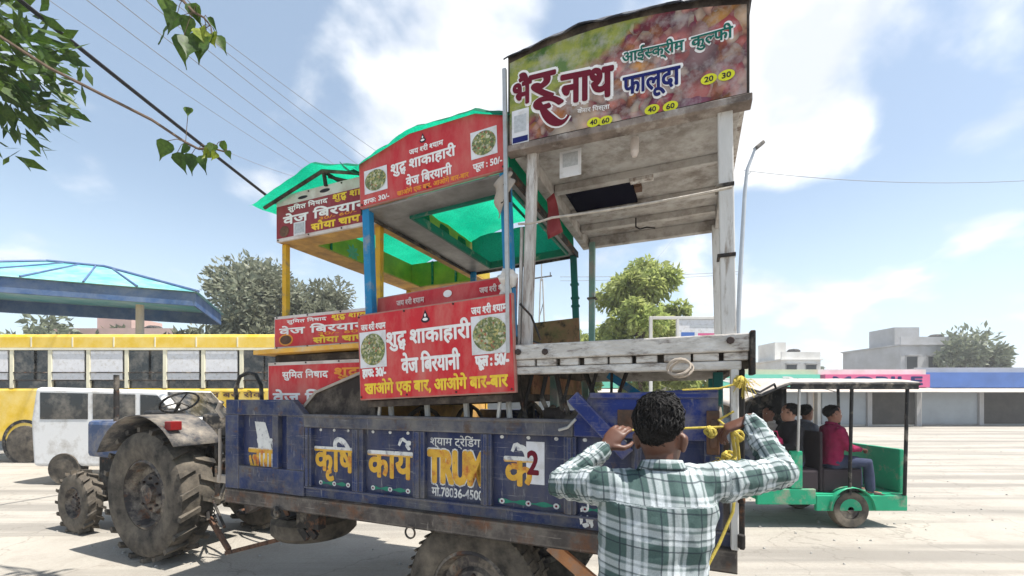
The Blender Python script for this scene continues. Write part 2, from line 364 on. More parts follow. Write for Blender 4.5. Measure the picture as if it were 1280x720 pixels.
def food_mat():
    m, N, L, P = _new('food_print')
    g = N.new('ShaderNodeNewGeometry')
    v = N.new('ShaderNodeTexVoronoi'); v.inputs['Scale'].default_value = 90; L.new(g.outputs['Position'], v.inputs['Vector'])
    s = N.new('ShaderNodeSeparateColor'); L.new(v.outputs['Color'], s.inputs[0])
    c = _ramp(N, L, s.outputs[0], ((0, (.10, .13, .04)), (.25, (.30, .32, .14)), (.45, (.52, .50, .34)), (.6, (.16, .20, .05)), (.8, (.42, .36, .12)), (.95, (.35, .12, .05))), 'CONSTANT')
    n = _noise(N, L, g.outputs['Position'], 30, 3)
    c = _mix(N, L, _ramp(N, L, n, ((.35, .45), (.6, 1.))), (.05, .06, .02), c)
    L.new(c, P.inputs['Base Color']); P.inputs['Roughness'].default_value = .4
food_mat()
def sundae_mat():           # the printed collage of ices behind the shop name
    m, N, L, P = _new('sundae_print')
    g = N.new('ShaderNodeTexCoord'); o = g.outputs['Object']
    sp = N.new('ShaderNodeSeparateXYZ'); L.new(o, sp.inputs[0])
    def cells(scale, seed, stops):
        mp = N.new('ShaderNodeMapping'); mp.inputs['Location'].default_value = (seed, 0, seed * 2); L.new(o, mp.inputs[0])
        w = N.new('ShaderNodeTexNoise'); w.inputs['Scale'].default_value = 6; L.new(mp.outputs[0], w.inputs['Vector'])
        ad = N.new('ShaderNodeVectorMath'); ad.operation = 'MULTIPLY_ADD'; L.new(w.outputs['Color'], ad.inputs[0]); ad.inputs[1].default_value = (.16, .16, .16); L.new(mp.outputs[0], ad.inputs[2])
        v = N.new('ShaderNodeTexVoronoi'); v.inputs['Scale'].default_value = scale; L.new(ad.outputs[0], v.inputs['Vector'])
        s = N.new('ShaderNodeSeparateColor'); L.new(v.outputs['Color'], s.inputs[0])
        c = _ramp(N, L, s.outputs[0], stops)
        return _mix(N, L, _ramp(N, L, v.outputs['Distance'], ((.1, 1.), (.75, .25))), (.02, .008, .012), c)
    a = cells(8, 1.3, ((0, (.45, .04, .05)), (.2, (.62, .36, .30)), (.4, (.28, .02, .06)), (.6, (.62, .28, .04)), (.8, (.60, .50, .40)), (1, (.20, .03, .10))))
    b = cells(21, 4.1, ((0, (.30, .02, .05)), (.25, (.55, .16, .12)), (.5, (.60, .48, .36)), (.75, (.16, .02, .07)), (1, (.55, .24, .05))))
    c = _mix(N, L, _ramp(N, L, _noise(N, L, o, 4, 4), ((.45, 0.), (.55, 1.))), a, b)
    gr = _ramp(N, L, _noise(N, L, o, 5, 5), ((.35, (.05, .11, .02)), (.5, (.28, .30, .06)), (.65, (.10, .17, .05))))
    hz = N.new('ShaderNodeMath'); hz.operation = 'MULTIPLY_ADD'; L.new(sp.outputs[2], hz.inputs[0]); hz.inputs[1].default_value = 3.0; hz.inputs[2].default_value = -6.98   # leaves along the upper left
    hx = N.new('ShaderNodeMath'); hx.operation = 'MULTIPLY_ADD'; L.new(sp.outputs[0], hx.inputs[0]); hx.inputs[1].default_value = -1.5; L.new(hz.outputs[0], hx.inputs[2])
    nn = N.new('ShaderNodeMath'); nn.operation = 'ADD'; L.new(hx.outputs[0], nn.inputs[0]); L.new(_noise(N, L, o, 6, 4), nn.inputs[1])
    c = _mix(N, L, _ramp(N, L, nn.outputs[0], ((.62, 0.), (.85, 1.))), c, gr)
    c = _mix(N, L, _ramp(N, L, _noise(N, L, o, 11, 7, .7), ((.46, 0.), (.66, .6))), c, (.40, .37, .36))
    L.new(c, P.inputs['Base Color']); P.inputs['Roughness'].default_value = .45; P.inputs['Specular IOR Level'].default_value = .2
sundae_mat()
def plaid_mat():
    m, N, L, P = _new('plaid')
    at_ = N.new('ShaderNodeAttribute'); at_.attribute_name = 'weave'
    sp = N.new('ShaderNodeSeparateXYZ'); L.new(at_.outputs['Vector'], sp.inputs[0])
    res = []; lines = []
    for i in (0, 1):
        d = N.new('ShaderNodeMath'); d.operation = 'MULTIPLY'; d.inputs[1].default_value = 1 / .118; L.new(sp.outputs[i], d.inputs[0])
        f = N.new('ShaderNodeMath'); f.operation = 'FRACT'; L.new(d.outputs[0], f.inputs[0])
        r = _ramp(N, L, f.outputs[0], ((0, 0.), (.30, 0.), (.33, .85), (.40, .85), (.43, .25), (.47, .25), (.50, 1.), (.64, 1.), (.67, .25), (.71, .25), (.74, .85), (.80, .85), (.83, 0.)))
        k = _ramp(N, L, f.outputs[0], ((0, 0.), (.13, 0.), (.145, .75), (.165, .75), (.18, 0.), (.44, 0.), (.45, .5), (.47, .5), (.48, 0.)))
        res.append(r); lines.append(k)
    avg = _mix(N, L, .5, res[0], res[1])
    c = _mix(N, L, avg, (.060, .102, .096), (.60, .645, .67))
    kk = _mix(N, L, 1.0, lines[0], lines[1], 'LIGHTEN')
    c = _mix(N, L, kk, c, (.02, .028, .04))
    g = N.new('ShaderNodeNewGeometry'); n = _noise(N, L, g.outputs['Position'], 300, 2)
    c = _mix(N, L, _ramp(N, L, n, ((.3, .75), (.7, 1.))), (0, 0, 0), c)
    L.new(c, P.inputs['Base Color']); P.inputs['Roughness'].default_value = .85; P.inputs['Specular IOR Level'].default_value = .2
    b = N.new('ShaderNodeBump'); b.inputs['Strength'].default_value = .35; b.inputs['Distance'].default_value = .006
    L.new(_noise(N, L, g.outputs['Position'], 38, 3), b.inputs['Height']); L.new(b.outputs[0], P.inputs['Normal'])
plaid_mat()
def ground_mat():
    m, N, L, P = _new('ground')
    g = N.new('ShaderNodeNewGeometry'); p = g.outputs['Position']
    c = _mix(N, L, _ramp(N, L, _noise(N, L, p, .35, 6), ((.35, 0.), (.65, 1.))), (.27, .25, .22), (.36, .335, .295))
    c = _mix(N, L, _ramp(N, L, _noise(N, L, p, 2.6, 8, .7), ((.5, 0.), (.66, .8))), c, (.25, .225, .195))
    c = _mix(N, L, _ramp(N, L, _noise(N, L, p, 26, 6, .75), ((.3, 0.), (.75, .45))), c, (.46, .43, .38))
    c = _mix(N, L, _ramp(N, L, _noise(N, L, p, 140, 3, .7), ((.62, 0.), (.70, .6))), c, (.14, .125, .11))
    mp = N.new('ShaderNodeMapping'); mp.inputs['Rotation'].default_value = (0, 0, R(8)); mp.inputs['Scale'].default_value = (.07, 1.5, 1); L.new(p, mp.inputs[0])
    c = _mix(N, L, _ramp(N, L, _noise(N, L, mp.outputs[0], 1.0, 5, .6), ((.48, 0.), (.60, .75))), c, (.20, .187, .168))
    vo = N.new('ShaderNodeTexVoronoi'); vo.feature = 'DISTANCE_TO_EDGE'; vo.inputs['Scale'].default_value = .55
    wv = N.new('ShaderNodeVectorMath'); wv.operation = 'MULTIPLY_ADD'; nw = N.new('ShaderNodeTexNoise'); nw.inputs['Scale'].default_value = 2.5; nw.inputs['Detail'].default_value = 6; L.new(p, nw.inputs['Vector'])
    L.new(nw.outputs['Color'], wv.inputs[0]); wv.inputs[1].default_value = (.7, .7, .7); L.new(p, wv.inputs[2]); L.new(wv.outputs[0], vo.inputs['Vector'])
    c = _mix(N, L, _ramp(N, L, vo.outputs['Distance'], ((.002, .5), (.008, 0.))), c, (.16, .145, .125))
    L.new(c, P.inputs['Base Color']); P.inputs['Roughness'].default_value = .9; P.inputs['Specular IOR Level'].default_value = .2
    b = N.new('ShaderNodeBump'); b.inputs['Strength'].default_value = .5; b.inputs['Distance'].default_value = .02
    L.new(_noise(N, L, p, 40, 6, .7), b.inputs['Height']); L.new(b.outputs[0], P.inputs['Normal'])
ground_mat()
# ------------------------------------------------------------------ lettering
_cache = {}
def _glyphs(s, bold):
    key = (s, bold)
    if key in _cache: return _cache[key]
    c = bpy.data.curves.new('lettering', 'FONT'); c.body = s; c.size = 1; c.offset = bold; c.resolution_u = 3
    o = bpy.data.objects.new('lettering', c); COL.objects.link(o)
    bpy.context.view_layer.update()
    me = bpy.data.meshes.new_from_object(o.evaluated_get(bpy.context.evaluated_depsgraph_get()))
    vs = [(v.co.x, v.co.y) for v in me.vertices]; fs = [tuple(p.vertices) for p in me.polygons]
    bpy.data.objects.remove(o); bpy.data.curves.remove(c); bpy.data.meshes.remove(me)
    _cache[key] = (vs, fs); return vs, fs
def _clip(vs, fs, axis, cut, keep_low):
    bm = bmesh.new(); bv = [bm.verts.new((x, y, 0)) for x, y in vs]
    for f in fs:
        try: bm.faces.new([bv[i] for i in f])
        except ValueError: pass
    no = (1, 0, 0) if axis == 0 else (0, 1, 0)
    bmesh.ops.bisect_plane(bm, geom=bm.verts[:] + bm.edges[:] + bm.faces[:], plane_co=(cut, cut, 0), plane_no=no, clear_outer=keep_low, clear_inner=not keep_low)
    bm.verts.index_update()
    r = [(v.co.x, v.co.y) for v in bm.verts], [tuple(v.index for v in f.verts) for f in bm.faces]
    bm.free(); return r
def _order(s):
    s = list(s); i = 1
    while i < len(s):
        if s[i] == '\u093f': s[i - 1], s[i] = s[i], s[i - 1]
        i += 1
    return ''.join(s)
def layout(text, bold):                 # '|' splits; H: half letter, S: letter with another stacked below, P: hook above the last letter
    V = []; FA = []; x = 0.0; last = 0
    def put(vs, fs, dx, dy=0, k=1):
        b = len(V); V.extend((dx + vx * k, dy + vy * k) for vx, vy in vs); FA.extend(tuple(i + b for i in f) for f in fs)
    for pc in text.split('|'):
        if not pc: continue
        if pc.startswith('P:'):
            a = [(-.02, .72), (-.10, .80), (-.06, .90), (.04, .90), (.03, .84), (-.03, .84), (-.045, .80), (.03, .73)]
            put(a, [(0, 1, 6, 7), (1, 2, 5, 6), (2, 3, 4, 5)], x - .10); continue
        half = pc.startswith('H:'); stack = pc.startswith('S:')
        body = pc[2:] if (half or stack) else pc
        lead = len(body) - len(body.lstrip(' ')); trail = len(body) - len(body.rstrip(' ')); body = body.strip(' ')
        x += .26 * lead
        if not body: x += .26 * trail; continue
        low = body[1] if stack else None
        if stack: body = body[0]
        vs, fs = _glyphs(_order(body), bold)
        x0 = min(v[0] for v in vs); x1 = max(v[0] for v in vs)
        if half:
            vs, fs = _clip(vs, fs, 0, x1 - .19, True); x1 = max(v[0] for v in vs)
        put(vs, fs, x - x0)
        if low:
            v2, f2 = _glyphs(low, bold); v2, f2 = _clip(v2, f2, 1, .54, True)
            m0 = min(v[0] for v in v2); put(v2, f2, x + .10 - m0 * .62, -.26, .62)
        x += x1 - x0 - .01 + .26 * trail
    return V, FA
def text(name, s, m, parent, x0, x1, z0, z1, y, bold=.012, cut=None, slant=0.0, arch=0.0, rise=0.0):
    """lettering fitted into the box x0..x1, z0..z1 on the plane y of its parent; rise tilts the line"""
    V, FA = layout(s, 0.004)
    a0 = min(v[0] for v in V); a1 = max(v[0] for v in V); b0 = min(v[1] for v in V); b1 = max(v[1] for v in V)
    if cut: V, FA = _clip(V, FA, 1, cut[0], cut[1])
    me = MB(); sx_ = (x1 - x0) / (a1 - a0); sz_ = (z1 - z0) / (b1 - b0); r = bold * min(sz_, sx_ * 1.6)
    dirs = [(0, 0)] + ([(math.cos(2 * math.pi * k / 8), math.sin(2 * math.pi * k / 8)) for k in range(8)] if bold > .008 else [])
    if bold > .05: dirs += [(.5 * c, .5 * d) for c, d in dirs[1:]]
    for k, (dx, dz) in enumerate(dirs):          # thick strokes: the glyphs laid over each other a hair apart
        me.add([(x0 + (vx - a0) * sx_ + dx * r, y + .00008 * k, z0 + (vy - b0) * sz_ + dz * r + rise * (vx - a0) / (a1 - a0)) for vx, vy in V], FA)
    return me.build(name, m, parent)
def disc(mb, cx, cz, rx, rz, y, n=24):
    mb.add([(cx + rx * math.cos(2 * math.pi * k / n), y, cz + rz * math.sin(2 * math.pi * k / n)) for k in range(n)], [tuple(range(n))])
    return mb
def sheet(mb, x0, x1, z0, z1, y):
    return mb.add([(x0, y, z0), (x1, y, z0), (x1, y, z1), (x0, y, z1)], [(0, 1, 2, 3)])
# ------------------------------------------------------------------ ground
g = MB(); g.add([(-400, -60, 0), (400, -60, 0), (400, 700, 0), (-400, 700, 0)], [(0, 1, 2, 3)])
tag(g.build('ground', 'ground'), kind='structure')
def plx(x, ly=2.2):
    d = (x - 640) / F; return ly * (CT * d + ST) / (-ST * d + CT)
def plz(x, y, ly=2.2):
    d = (x - 640) / F; return H + (HZ - y) / F * ly / (-ST * d + CT)
# ------------------------------------------------------------------ trailer
TO = (-1.56, 3.05, 0.0)
trailer = thing('farm_trailer', 'dented dark blue tractor trailer with painted yellow lettering, loaded with food carts', 'trailer', W(TO[0], TO[1], 0), (0, 0, TH))
def tp(name, m, fn, bevel=.004, parent=None, solid=0):
    return part(name, m, parent or trailer, fn, bevel, TO, solid)
X0, X1, Y0, Y1 = -3.30, .18, 2.20, 3.95
def crail(m, y, s):
    m.box(X0, X1, y, y + .012 * s, .862, .972); m.box(X0, X1, y, y + .07 * s, .862, .874); m.box(X0, X1, y, y + .07 * s, .960, .972)
tp('chassis_rail', 'chassis', lambda m: crail(m, 2.185, 1)); tp('chassis_rail', 'chassis', lambda m: crail(m, 3.965, -1))
for k in range(6):
    x = X0 + .06 + k * (X1 - X0 - .18) / 5
    tp('crossbeam', 'chassis', lambda m: m.box(x, x + .06, 2.27, 3.88, .875, .955))
tp('floor', 'chassis', lambda m: m.box(X0 + .01, X1 - .01, 2.26, 3.89, .9735, .985))
# near side: rails, stiles, recessed panels
XF, XB = plx(380), plx(716)               # where the raised ends begin
def channel(m, x0, x1):
    m.box(x0, x1, 2.197, 2.262, 1.455, 1.545); m.box(x0, x1, 2.186, 2.197, 1.527, 1.545)
tp('top_rail', 'blue_rail', lambda m: channel(m, XF, XB), .006)
tp('lower_rail', 'blue_paint', lambda m: (m.box(XF, X1 - .02, 2.212, 2.25, .974, 1.034), m.box(XF, X1 - .02, 2.196, 2.25, 1.034, 1.046)))
ops = [(388, 439), (453, 515), (530, 600), (614, 704), (720, 789), (802, 880)]
edges = [380] + [v for o in ops for v in o] + [905]
for i in range(0, len(edges), 2):
    a, b = plx(edges[i]) + .001, plx(edges[i + 1]) - .001
    def stile(m, a=a, b=b):
        m.box(a, b, 2.203, 2.25, 1.046, 1.4545)
        c = (a + b) / 2; m.box(c - .012, c + .012, 2.190, 2.203, 1.048, 1.453)
    tp('stile', 'blue_paint', stile, .005)
panels = []
for a, b in ops:
    p = tp('side_panel', 'blue_panel', lambda m: m.box(plx(a) - .004, plx(b) + .004, 2.236, 2.248, 1.040, 1.460), .002)
    panels.append(p)
# raised front corner
fx = [plx(v) for v in (283, 299, 340, 347, 358)]
def frontframe(m):
    m.box(fx[0], fx[1], 2.19, 2.25, .974, 1.53); m.box(fx[1], XF, 2.195, 2.25, .974, 1.150)
    m.box(fx[2], fx[3], 2.2, 2.25, 1.15, 1.53); m.box(fx[4], XF - .001, 2.2, 2.25, 1.15, 1.53)
    m.prism([(fx[0], 1.53), (fx[0], 1.645), (plx(366), 1.645), (XF - .001, 1.548), (XF - .001, 1.53)], 2.195, 2.25)
tp('front_corner_frame', 'blue_paint', frontframe, .006)
fp = tp('front_corner_panel', 'blue_panel', lambda m: m.box(fx[1] - .005, fx[2] + .005, 2.236, 2.248, 1.145, 1.535), .002)
tp('slot_panel', 'blue_panel', lambda m: m.box(fx[3] - .005, fx[4] + .005, 2.238, 2.248, 1.145, 1.535), .002)
# raised rear corner
tp('rear_corner_plate', 'bright_blue', lambda m: (m.prism([(XB + .001, 1.4555), (XB + .001, 1.54), (plx(737), 1.675), (plx(870), 1.70), (plx(898), 1.70), (plx(898), 1.4555)], 2.205, 2.25),
                                               m.box(plx(737), plx(898), 2.19, 2.205, 1.655, 1.685)), .005)
tp('diagonal_bar', 'bright_blue', lambda m: m.bar((plx(716, 2.17), 2.165, 1.665), (plx(785, 2.17), 2.165, 1.38), .03, .07), .004)
tp('corner_latch_box', 'rusty', lambda m: (m.box(plx(883), plx(899), 2.16, 2.2045, 1.40, 1.60), m.box(plx(887), plx(895), 2.14, 2.16, 1.43, 1.56)), .004)
tp('door_plate', 'rusty', lambda m: m.box(plx(772), plx(795), 2.19, 2.2045, 1.50, 1.60), .003)
tp('corner_post', 'grey_post', lambda m: m.box(plx(913), plx(923), 2.17, 2.25, .974, 1.79), .006)
tp('corner_post', 'dark_iron', lambda m: m.box(plx(924), plx(931), 2.19, 2.26, .974, 1.79), .006)
tp('rear_side_sheet', 'chassis', lambda m: m.box(plx(881) + .004, plx(912), 2.205, 2.25, 1.047, 1.454), .004)
for z in (1.02, 1.22):
    tp('hinge', 'dark_iron', lambda m: m.tube([(plx(926), 2.17, z - .03), (plx(926), 2.17, z + .03)], .016, 10))
# far side and front wall
tp('far_side', 'blue_paint', lambda m: (m.box(X0, X1, 3.90, 3.95, .986, 1.545), m.box(X0, X1, 3.885, 3.8995, 1.45, 1.545)))
tp('front_wall', 'blue_paint', lambda m: m.box(X0, X0 + .05, 2.2515, 3.8985, .986, 1.62))
# peeling paint, lettering and trims of the panels
rnd_ = random.Random(4)
for dx, w, z, h in ((0, 6, 1.0, .05), (4, 9, .985, .03), (8, 5, 1.01, .045), (12, 7, .99, .06), (2, 4, 1.06, .04), (10, 4, 1.07, .05)):
    def flake(m):
        c = plx(723 + dx + w / 2); n = 11
        m.add([(c + .5 * (plx(723 + w) - plx(723)) * math.cos(a) * rnd_.uniform(.5, 1.2), 2.2105 if z < 1.02 else 2.2015, z + h / 2 + h / 2 * math.sin(a) * rnd_.uniform(.5, 1.2)) for a in [2 * math.pi * k / n for k in range(n)]], [tuple(range(n))])
    tp('peeling_paint', 'sign_paint_white', flake, 0)
def wordpair(panel, s, x0, x1, z0, z1, cut=.5):
    o = [TO]
    for nm, m_, c in (('lettering', 'sign_paint_white', (cut, False)), ('lettering', 'sign_paint_yellow', (cut, True))):
        t = text(nm, s, m_, panel, x0, x1, z0, z1, 2.233, .028, c)
        t.location = (-TO[0], -TO[1], -TO[2])
def ptext(panel, s, m_, x0, x1, z0, z1, bold=.02, y=2.233, **k):
    t = text('lettering', s, m_, panel, x0, x1, z0, z1, y, bold, **k); t.location = (-TO[0], -TO[1], -TO[2])
def pbox(x0, y0, x1, y1): return plx(x0), plx(x1), plz((x0 + x1) / 2, y1), plz((x0 + x1) / 2, y0)
wordpair(fp, 'जोगी', *pbox(306, 549, 340, 592), .62)
wordpair(panels[0], 'कृषि', *pbox(389, 548, 437, 602), .58)
wordpair(panels[1], 'का|य|P:', *pbox(456, 552, 511, 598), .56)
ptext(panels[2], 'श्याम ट्रेडिंग', 'sign_paint_white', *pbox(534, 545, 597, 562), .01)
b = pbox(532, 566, 600, 606)
ptext(panels[2], 'TRUM', 'sign_paint_yellow', *b, .05); ptext(panels[2], 'TRUM', 'sign_paint_white', b[0] - .006, b[1] + .006, b[2] - .006, b[3] + .006, .06, 2.2345)
ptext(panels[2], 'मो.78036-4500', 'sign_paint_white', *pbox(536, 609, 600, 624), .02)
wordpair(panels[3], 'के', *pbox(628, 558, 664, 608), .56)
def tpn(panel, name, m_, fn, y0=0):
    return part(name, m_, panel, fn, 0, TO)
q = pbox(655, 553, 678, 607)
tpn(panels[3], 'paper_poster', 'paper', lambda m: m.box(q[0], q[1], 2.2335, 2.2365, q[2], q[3]))
q2 = pbox(657, 565, 670, 594)
ptext(panels[3], '2', 'maroon_print', *q2, .03, 2.2322)
b = pbox(385, 0, 437, 0)
for pi, (a, bb) in enumerate(ops[:5]):
    if pi == 2: continue
    pl = panels[pi]; xa, xb = plx(a + 6), plx(bb - 6)
    def wave(m):
        n = 24; tp_, bt = [], []
        for i in range(n + 1):
            u = i / n; x = xa + (xb - xa) * u; w = .010 + .006 * math.sin(u * 19)
            tp_.append((x, 2.2338, 1.075 + w)); bt.append((x, 2.2338, 1.075 - w * .8))
        m.add(tp_ + bt, [(i, i + n + 1, i + n + 2, i + 1) for i in range(n)])
    tpn(pl, 'painted_border', 'sign_paint_green', wave)
    for u in (.06, .5, .94):
        tpn(pl, 'painted_flower', 'sign_paint_white', lambda m: disc(m, xa + (xb - xa) * u, 1.075, .017, .016, 2.2326, 10))
        tpn(pl, 'painted_flower', 'maroon_print', lambda m: disc(m, xa + (xb - xa) * u, 1.075, .007, .007, 2.2318, 8))
        tpn(pl, 'painted_flower', 'sign_paint_white', lambda m: disc(m, xa + (xb - xa) * u, 1.438, .012, .010, 2.2326, 10))
# bird painted above two of the words
for pn, x, y in ((0, 417, 553), (1, 499, 553), (3, 643, 560)):
    def bird(m):
        c, z = plx(x), plz(x, y)
        m.add([(c - .035, 2.2324, z - .02), (c - .02, 2.2324, z + .02), (c + .005, 2.2324, z + .028), (c + .03, 2.2324, z + .012), (c + .05, 2.2324, z - .022), (c + .02, 2.2324, z - .004), (c, 2.2324, z + .006), (c - .02, 2.2324, z - .028)], [(0, 1, 6, 7), (1, 2, 6), (2, 3, 5, 6), (3, 4, 5)])
    tpn(panels[pn], 'painted_swoosh', 'sign_paint_white', bird)
# faded white poster remains on the front corner panel
tpn(fp, 'painted_figure', 'sign_paint_white', lambda m: m.add([(plx(u), 2.2345, plz(u, v)) for u, v in ((313, 527), (326, 528), (331, 545), (334, 560), (340, 596), (338, 601), (323, 602), (318, 570), (316, 545))], [tuple(range(9))]))
# hooks and rings
def ring(m, c, r, t, ax='y'):
    pts = []
    for k in range(19):
        a = 2 * math.pi * k / 18
        d = Vector((math.cos(a), 0, math.sin(a))) if ax == 'y' else Vector((0, math.cos(a), math.sin(a))) if ax == 'x' else Vector((math.cos(a), math.sin(a), 0))
        pts.append(Vector(c) + d * r)
    m.tube(pts, t, 6, False)
tp('tie_ring', 'dark_iron', lambda m: ring(m, (plx(512, 2.16), 2.165, plz(512, 666, 2.16)), .034, .006), 0)
tp('tie_hook', 'dark_iron', lambda m: (ring(m, (plx(344, 2.16), 2.165, plz(344, 641, 2.16)), .035, .012), ring(m, (plx(346, 2.15), 2.15, plz(345, 640, 2.16)), .018, .012)), 0)
for px_, py_ in ((470, 512), (620, 508)):
    tp('stake_pin', 'bare_steel', lambda m: m.tube([(plx(px_), 2.23, 1.54), (plx(px_) + .01, 2.23, 1.64)], .012, 8), 0)
tp('latch_handle', 'bare_steel', lambda m: m.tube([(plx(700), 2.18, 1.49), (plx(712), 2.165, 1.505), (plx(722), 2.16, 1.55)], .008, 8), 0)
# wheels
def wheel(parent, off, c, r, w, name='wheel', axis='y', lug=0, rimr=.62, tyre='tyre', face=-1):
    root = part(name, tyre, parent, lambda m: m.lathe([(r * rimr, -w * .42), (r * .72, -w * .5), (r * .9, -w * .5), (r * .975, -w * .42), (r, -w * .25), (r, w * .25), (r * .975, w * .42), (r * .9, w * .5), (r * .72, w * .5), (r * rimr, w * .42), (r * rimr, -w * .42)], c, axis, 40), 0, off)
    root.name = name
    def tread(m):
        n = lug or 46
        for k in range(n):
            for s in (-1, 1):
                a = 2 * math.pi * (k + (.5 if s > 0 else 0)) / n
                def pt(rad, o, da): 
                    p, q_ = rad * math.cos(a + da), rad * math.sin(a + da)
                    return Vector(c) + (Vector((p, o, q_)) if axis == 'y' else Vector((o, p, q_)))
                h = .035 if lug else .003; sk = 1.4 / n if lug else .4 / n; wd = 1.5 / n
                vs = [pt(rr, o * s, da + sk2) for rr in (r - .01, r + h) for (o, da, sk2) in ((.02 * w, 0, sk * 1.6), (.02 * w, wd, sk * 1.6), (w * .5, wd, 0), (w * .5, 0, 0))]
                m.add(vs, [(0, 1, 2, 3), (7, 6, 5, 4), (0, 4, 5, 1), (1, 5, 6, 2), (2, 6, 7, 3), (3, 7, 4, 0)])
    t = part('tread', tyre, root, tread, 0, off); tag(t, kind='stuff')
    f = face
    rm = part('rim', 'rim', root, lambda m: (m.lathe([(r * rimr, w * .4 * f), (r * rimr * .93, w * .44 * f), (r * rimr * .88, w * .30 * f), (r * rimr * .82, w * .12 * f), (r * .34, w * .10 * f), (r * .30, w * .22 * f), (r * .16, w * .24 * f), (r * .15, w * .36 * f), (.001, w * .37 * f)], c, axis, 32),
                                             m.lathe([(r * rimr, -w * .4 * f), (r * rimr * .85, -w * .3 * f), (r * rimr * .8, -w * .02 * f), (.001, -w * .02 * f)], c, axis, 24)), 0, off)
    for k in range(8):
        a = 2 * math.pi * k / 8; d = Vector((math.cos(a), 0, math.sin(a))) if axis == 'y' else Vector((0, math.cos(a), math.sin(a)))
        ax = Vector((0, 1, 0)) if axis == 'y' else Vector((1, 0, 0))
        part('wheel_nut', 'bolt', root, lambda m: m.tube([Vector(c) + d * r * .24 + ax * w * .2 * f, Vector(c) + d * r * .24 + ax * w * .30 * f], .014, 6), 0, off)
    return root
wheel(trailer, TO, (-1.245, 2.40, .46), .455, .22, rimr=.60); wheel(trailer, TO, (-1.245, 3.74, .46), .455, .22, rimr=.60, face=1)
tp('axle', 'dark_iron', lambda m: m.tube([(-1.245, 2.42, .46), (-1.245, 3.72, .46)], .05, 10), 0)
for y in (2.62, 3.52):
    tp('leaf_spring', 'dark_iron', lambda m: [m.tube([(-1.245 - .45 + .07 * k, y, .76 - .03 * k), (-1.245, y, .56 - .015 * k + .02), (-1.245 + .45 - .07 * k, y, .76 - .03 * k)], .02, 6) for k in range(3)], 0)
    tp('spring_hanger', 'chassis', lambda m: (m.box(-1.72, -1.66, y - .03, y + .03, .74, .874), m.box(-.83, -.77, y - .03, y + .03, .74, .874)))
tp('under_brace', 'orange_wood', lambda m: (m.bar((-.74, 2.30, .84), (-.42, 2.30, .62), .03, .07), m.bar((-.74, 2.31, .848), (-.20, 2.31, .848), .04, .024)), .003)
tp('spare_wheel', 'tyre', lambda m: m.lathe([(.17, -.07), (.2, -.09), (.3, -.09), (.34, -.05), (.34, .05), (.3, .09), (.2, .09), (.17, .07), (.001, .02)], (-3.02, 2.78, .585), 'z', 30), 0)
tp('spare_bracket', 'dark_iron', lambda m: (m.bar((-3.02, 2.5, .69), (-3.02, 3.1, .69), .05, .02), m.bar((-2.7, 2.35, .70), (-2.62, 2.35, .62), .03, .06), m.bar((-2.62, 2.35, .70), (-2.54, 2.35, .64), .03, .05), m.box(-2.72, -2.5, 2.33, 2.40, .70, .8605)))
for y in (2.55, 3.55):
    tp('drawbar_arm', 'chassis', lambda m: m.bar((X0 + .02, y, .83), (-4.28, 3.08, .50), .07, .09))
tp('tow_eye', 'dark_iron', lambda m: ring(m, (-4.33, 3.08, .47), .06, .02, 'z'), 0)
def perf(m):
    p0, p1 = Vector((-3.86, 2.56, .27)), Vector((-2.74, 2.56, .615)); d = p1 - p0
    m.bar(p0, p1, .012, .035)
    for k in range(9):
        c = p0 + d * (.08 + k * .1); m.tube([c + Vector((0, -.012, 0)), c + Vector((0, -.004, 0))], .010, 8)
tp('prop_stand', 'rusty', perf, 0)
tp('prop_stay', 'rusty', lambda m: m.bar((-2.98, 2.56, .56), (-3.2, 2.56, .85), .012, .04), 0)
# ------------------------------------------------------------------ food carts
BZ = .985
def bicycle_wheel(root, c, r=.30):
    w = part('cart_wheel', 'tyre', root, lambda m: ring(m, c, r, .018, 'x'), 0, (0, 0, BZ))
    part('spokes', 'dark_iron', w, lambda m: [m.tube([c, Vector(c) + Vector((0, r * math.cos(a), r * math.sin(a)))], .004, 4) for a in [2 * math.pi * k / 14 for k in range(14)]], 0, (0, 0, BZ))
def cp_(root):
    def f(name, m, fn, bevel=.003, parent=None, solid=0): return part(name, m, parent or root, fn, bevel, (0, 0, BZ), solid)
    return f
def ctext(board, s, m_, x0, x1, z0, z1, y, bold=.015, **k):
    return text('lettering', s, m_, board, x0, x1, z0 - BZ, z1 - BZ, y, bold, **k)
# ---- cart 1: grey wooden ice cream cart
C1 = (-.35, 2.2)
cart1 = thing('ice_cream_cart', 'weathered grey wooden cart with a colourful ice cream sign on its roof', 'food cart', W(C1[0], C1[1], BZ), (0, 0, TH), 'food carts stacked on the trailer')
c1 = cp_(cart1)
def rel(x, ly=2.2): return plx(x, ly) - C1[0]
hl, hr = -.585, .575
c1('deck_beam', 'old_wood', lambda m: m.box(hl, hr, -.045, .0, 1.865, 1.945), .006)
c1('deck_beam', 'old_wood', lambda m: m.box(hl - .02, hr - .03, -.03, .01, 1.785, 1.826), .006)
for k in range(9):
    x = hl + .03 + k * .128
    c1('slot_block', 'old_wood', lambda m: m.box(x + .004, x + .122 - .010 * (k % 3), -.030, .012, 1.828, 1.863), .003)
c1('rail_backing', 'dark_board', lambda m: m.box(hl, hr, .013, .035, 1.79, 1.90), .003)
for k in range(8):
    x = hl + k * .145
    c1('deck_plank', 'old_wood', lambda m: m.box(x + .003, x + .14, .037, 1.60, 1.902 + .003 * (k % 2), 1.926 + .003 * (k % 2)), .003)
for s in (hl + .01, hr - .06):
    c1('side_bearer', 'dark_board', lambda m: m.box(s, s + .05, .036, 1.60, 1.80, 1.9015), .004)
c1('rear_beam', 'old_wood', lambda m: m.box(hl, hr, 1.602, 1.64, 1.80, 1.94), .005)
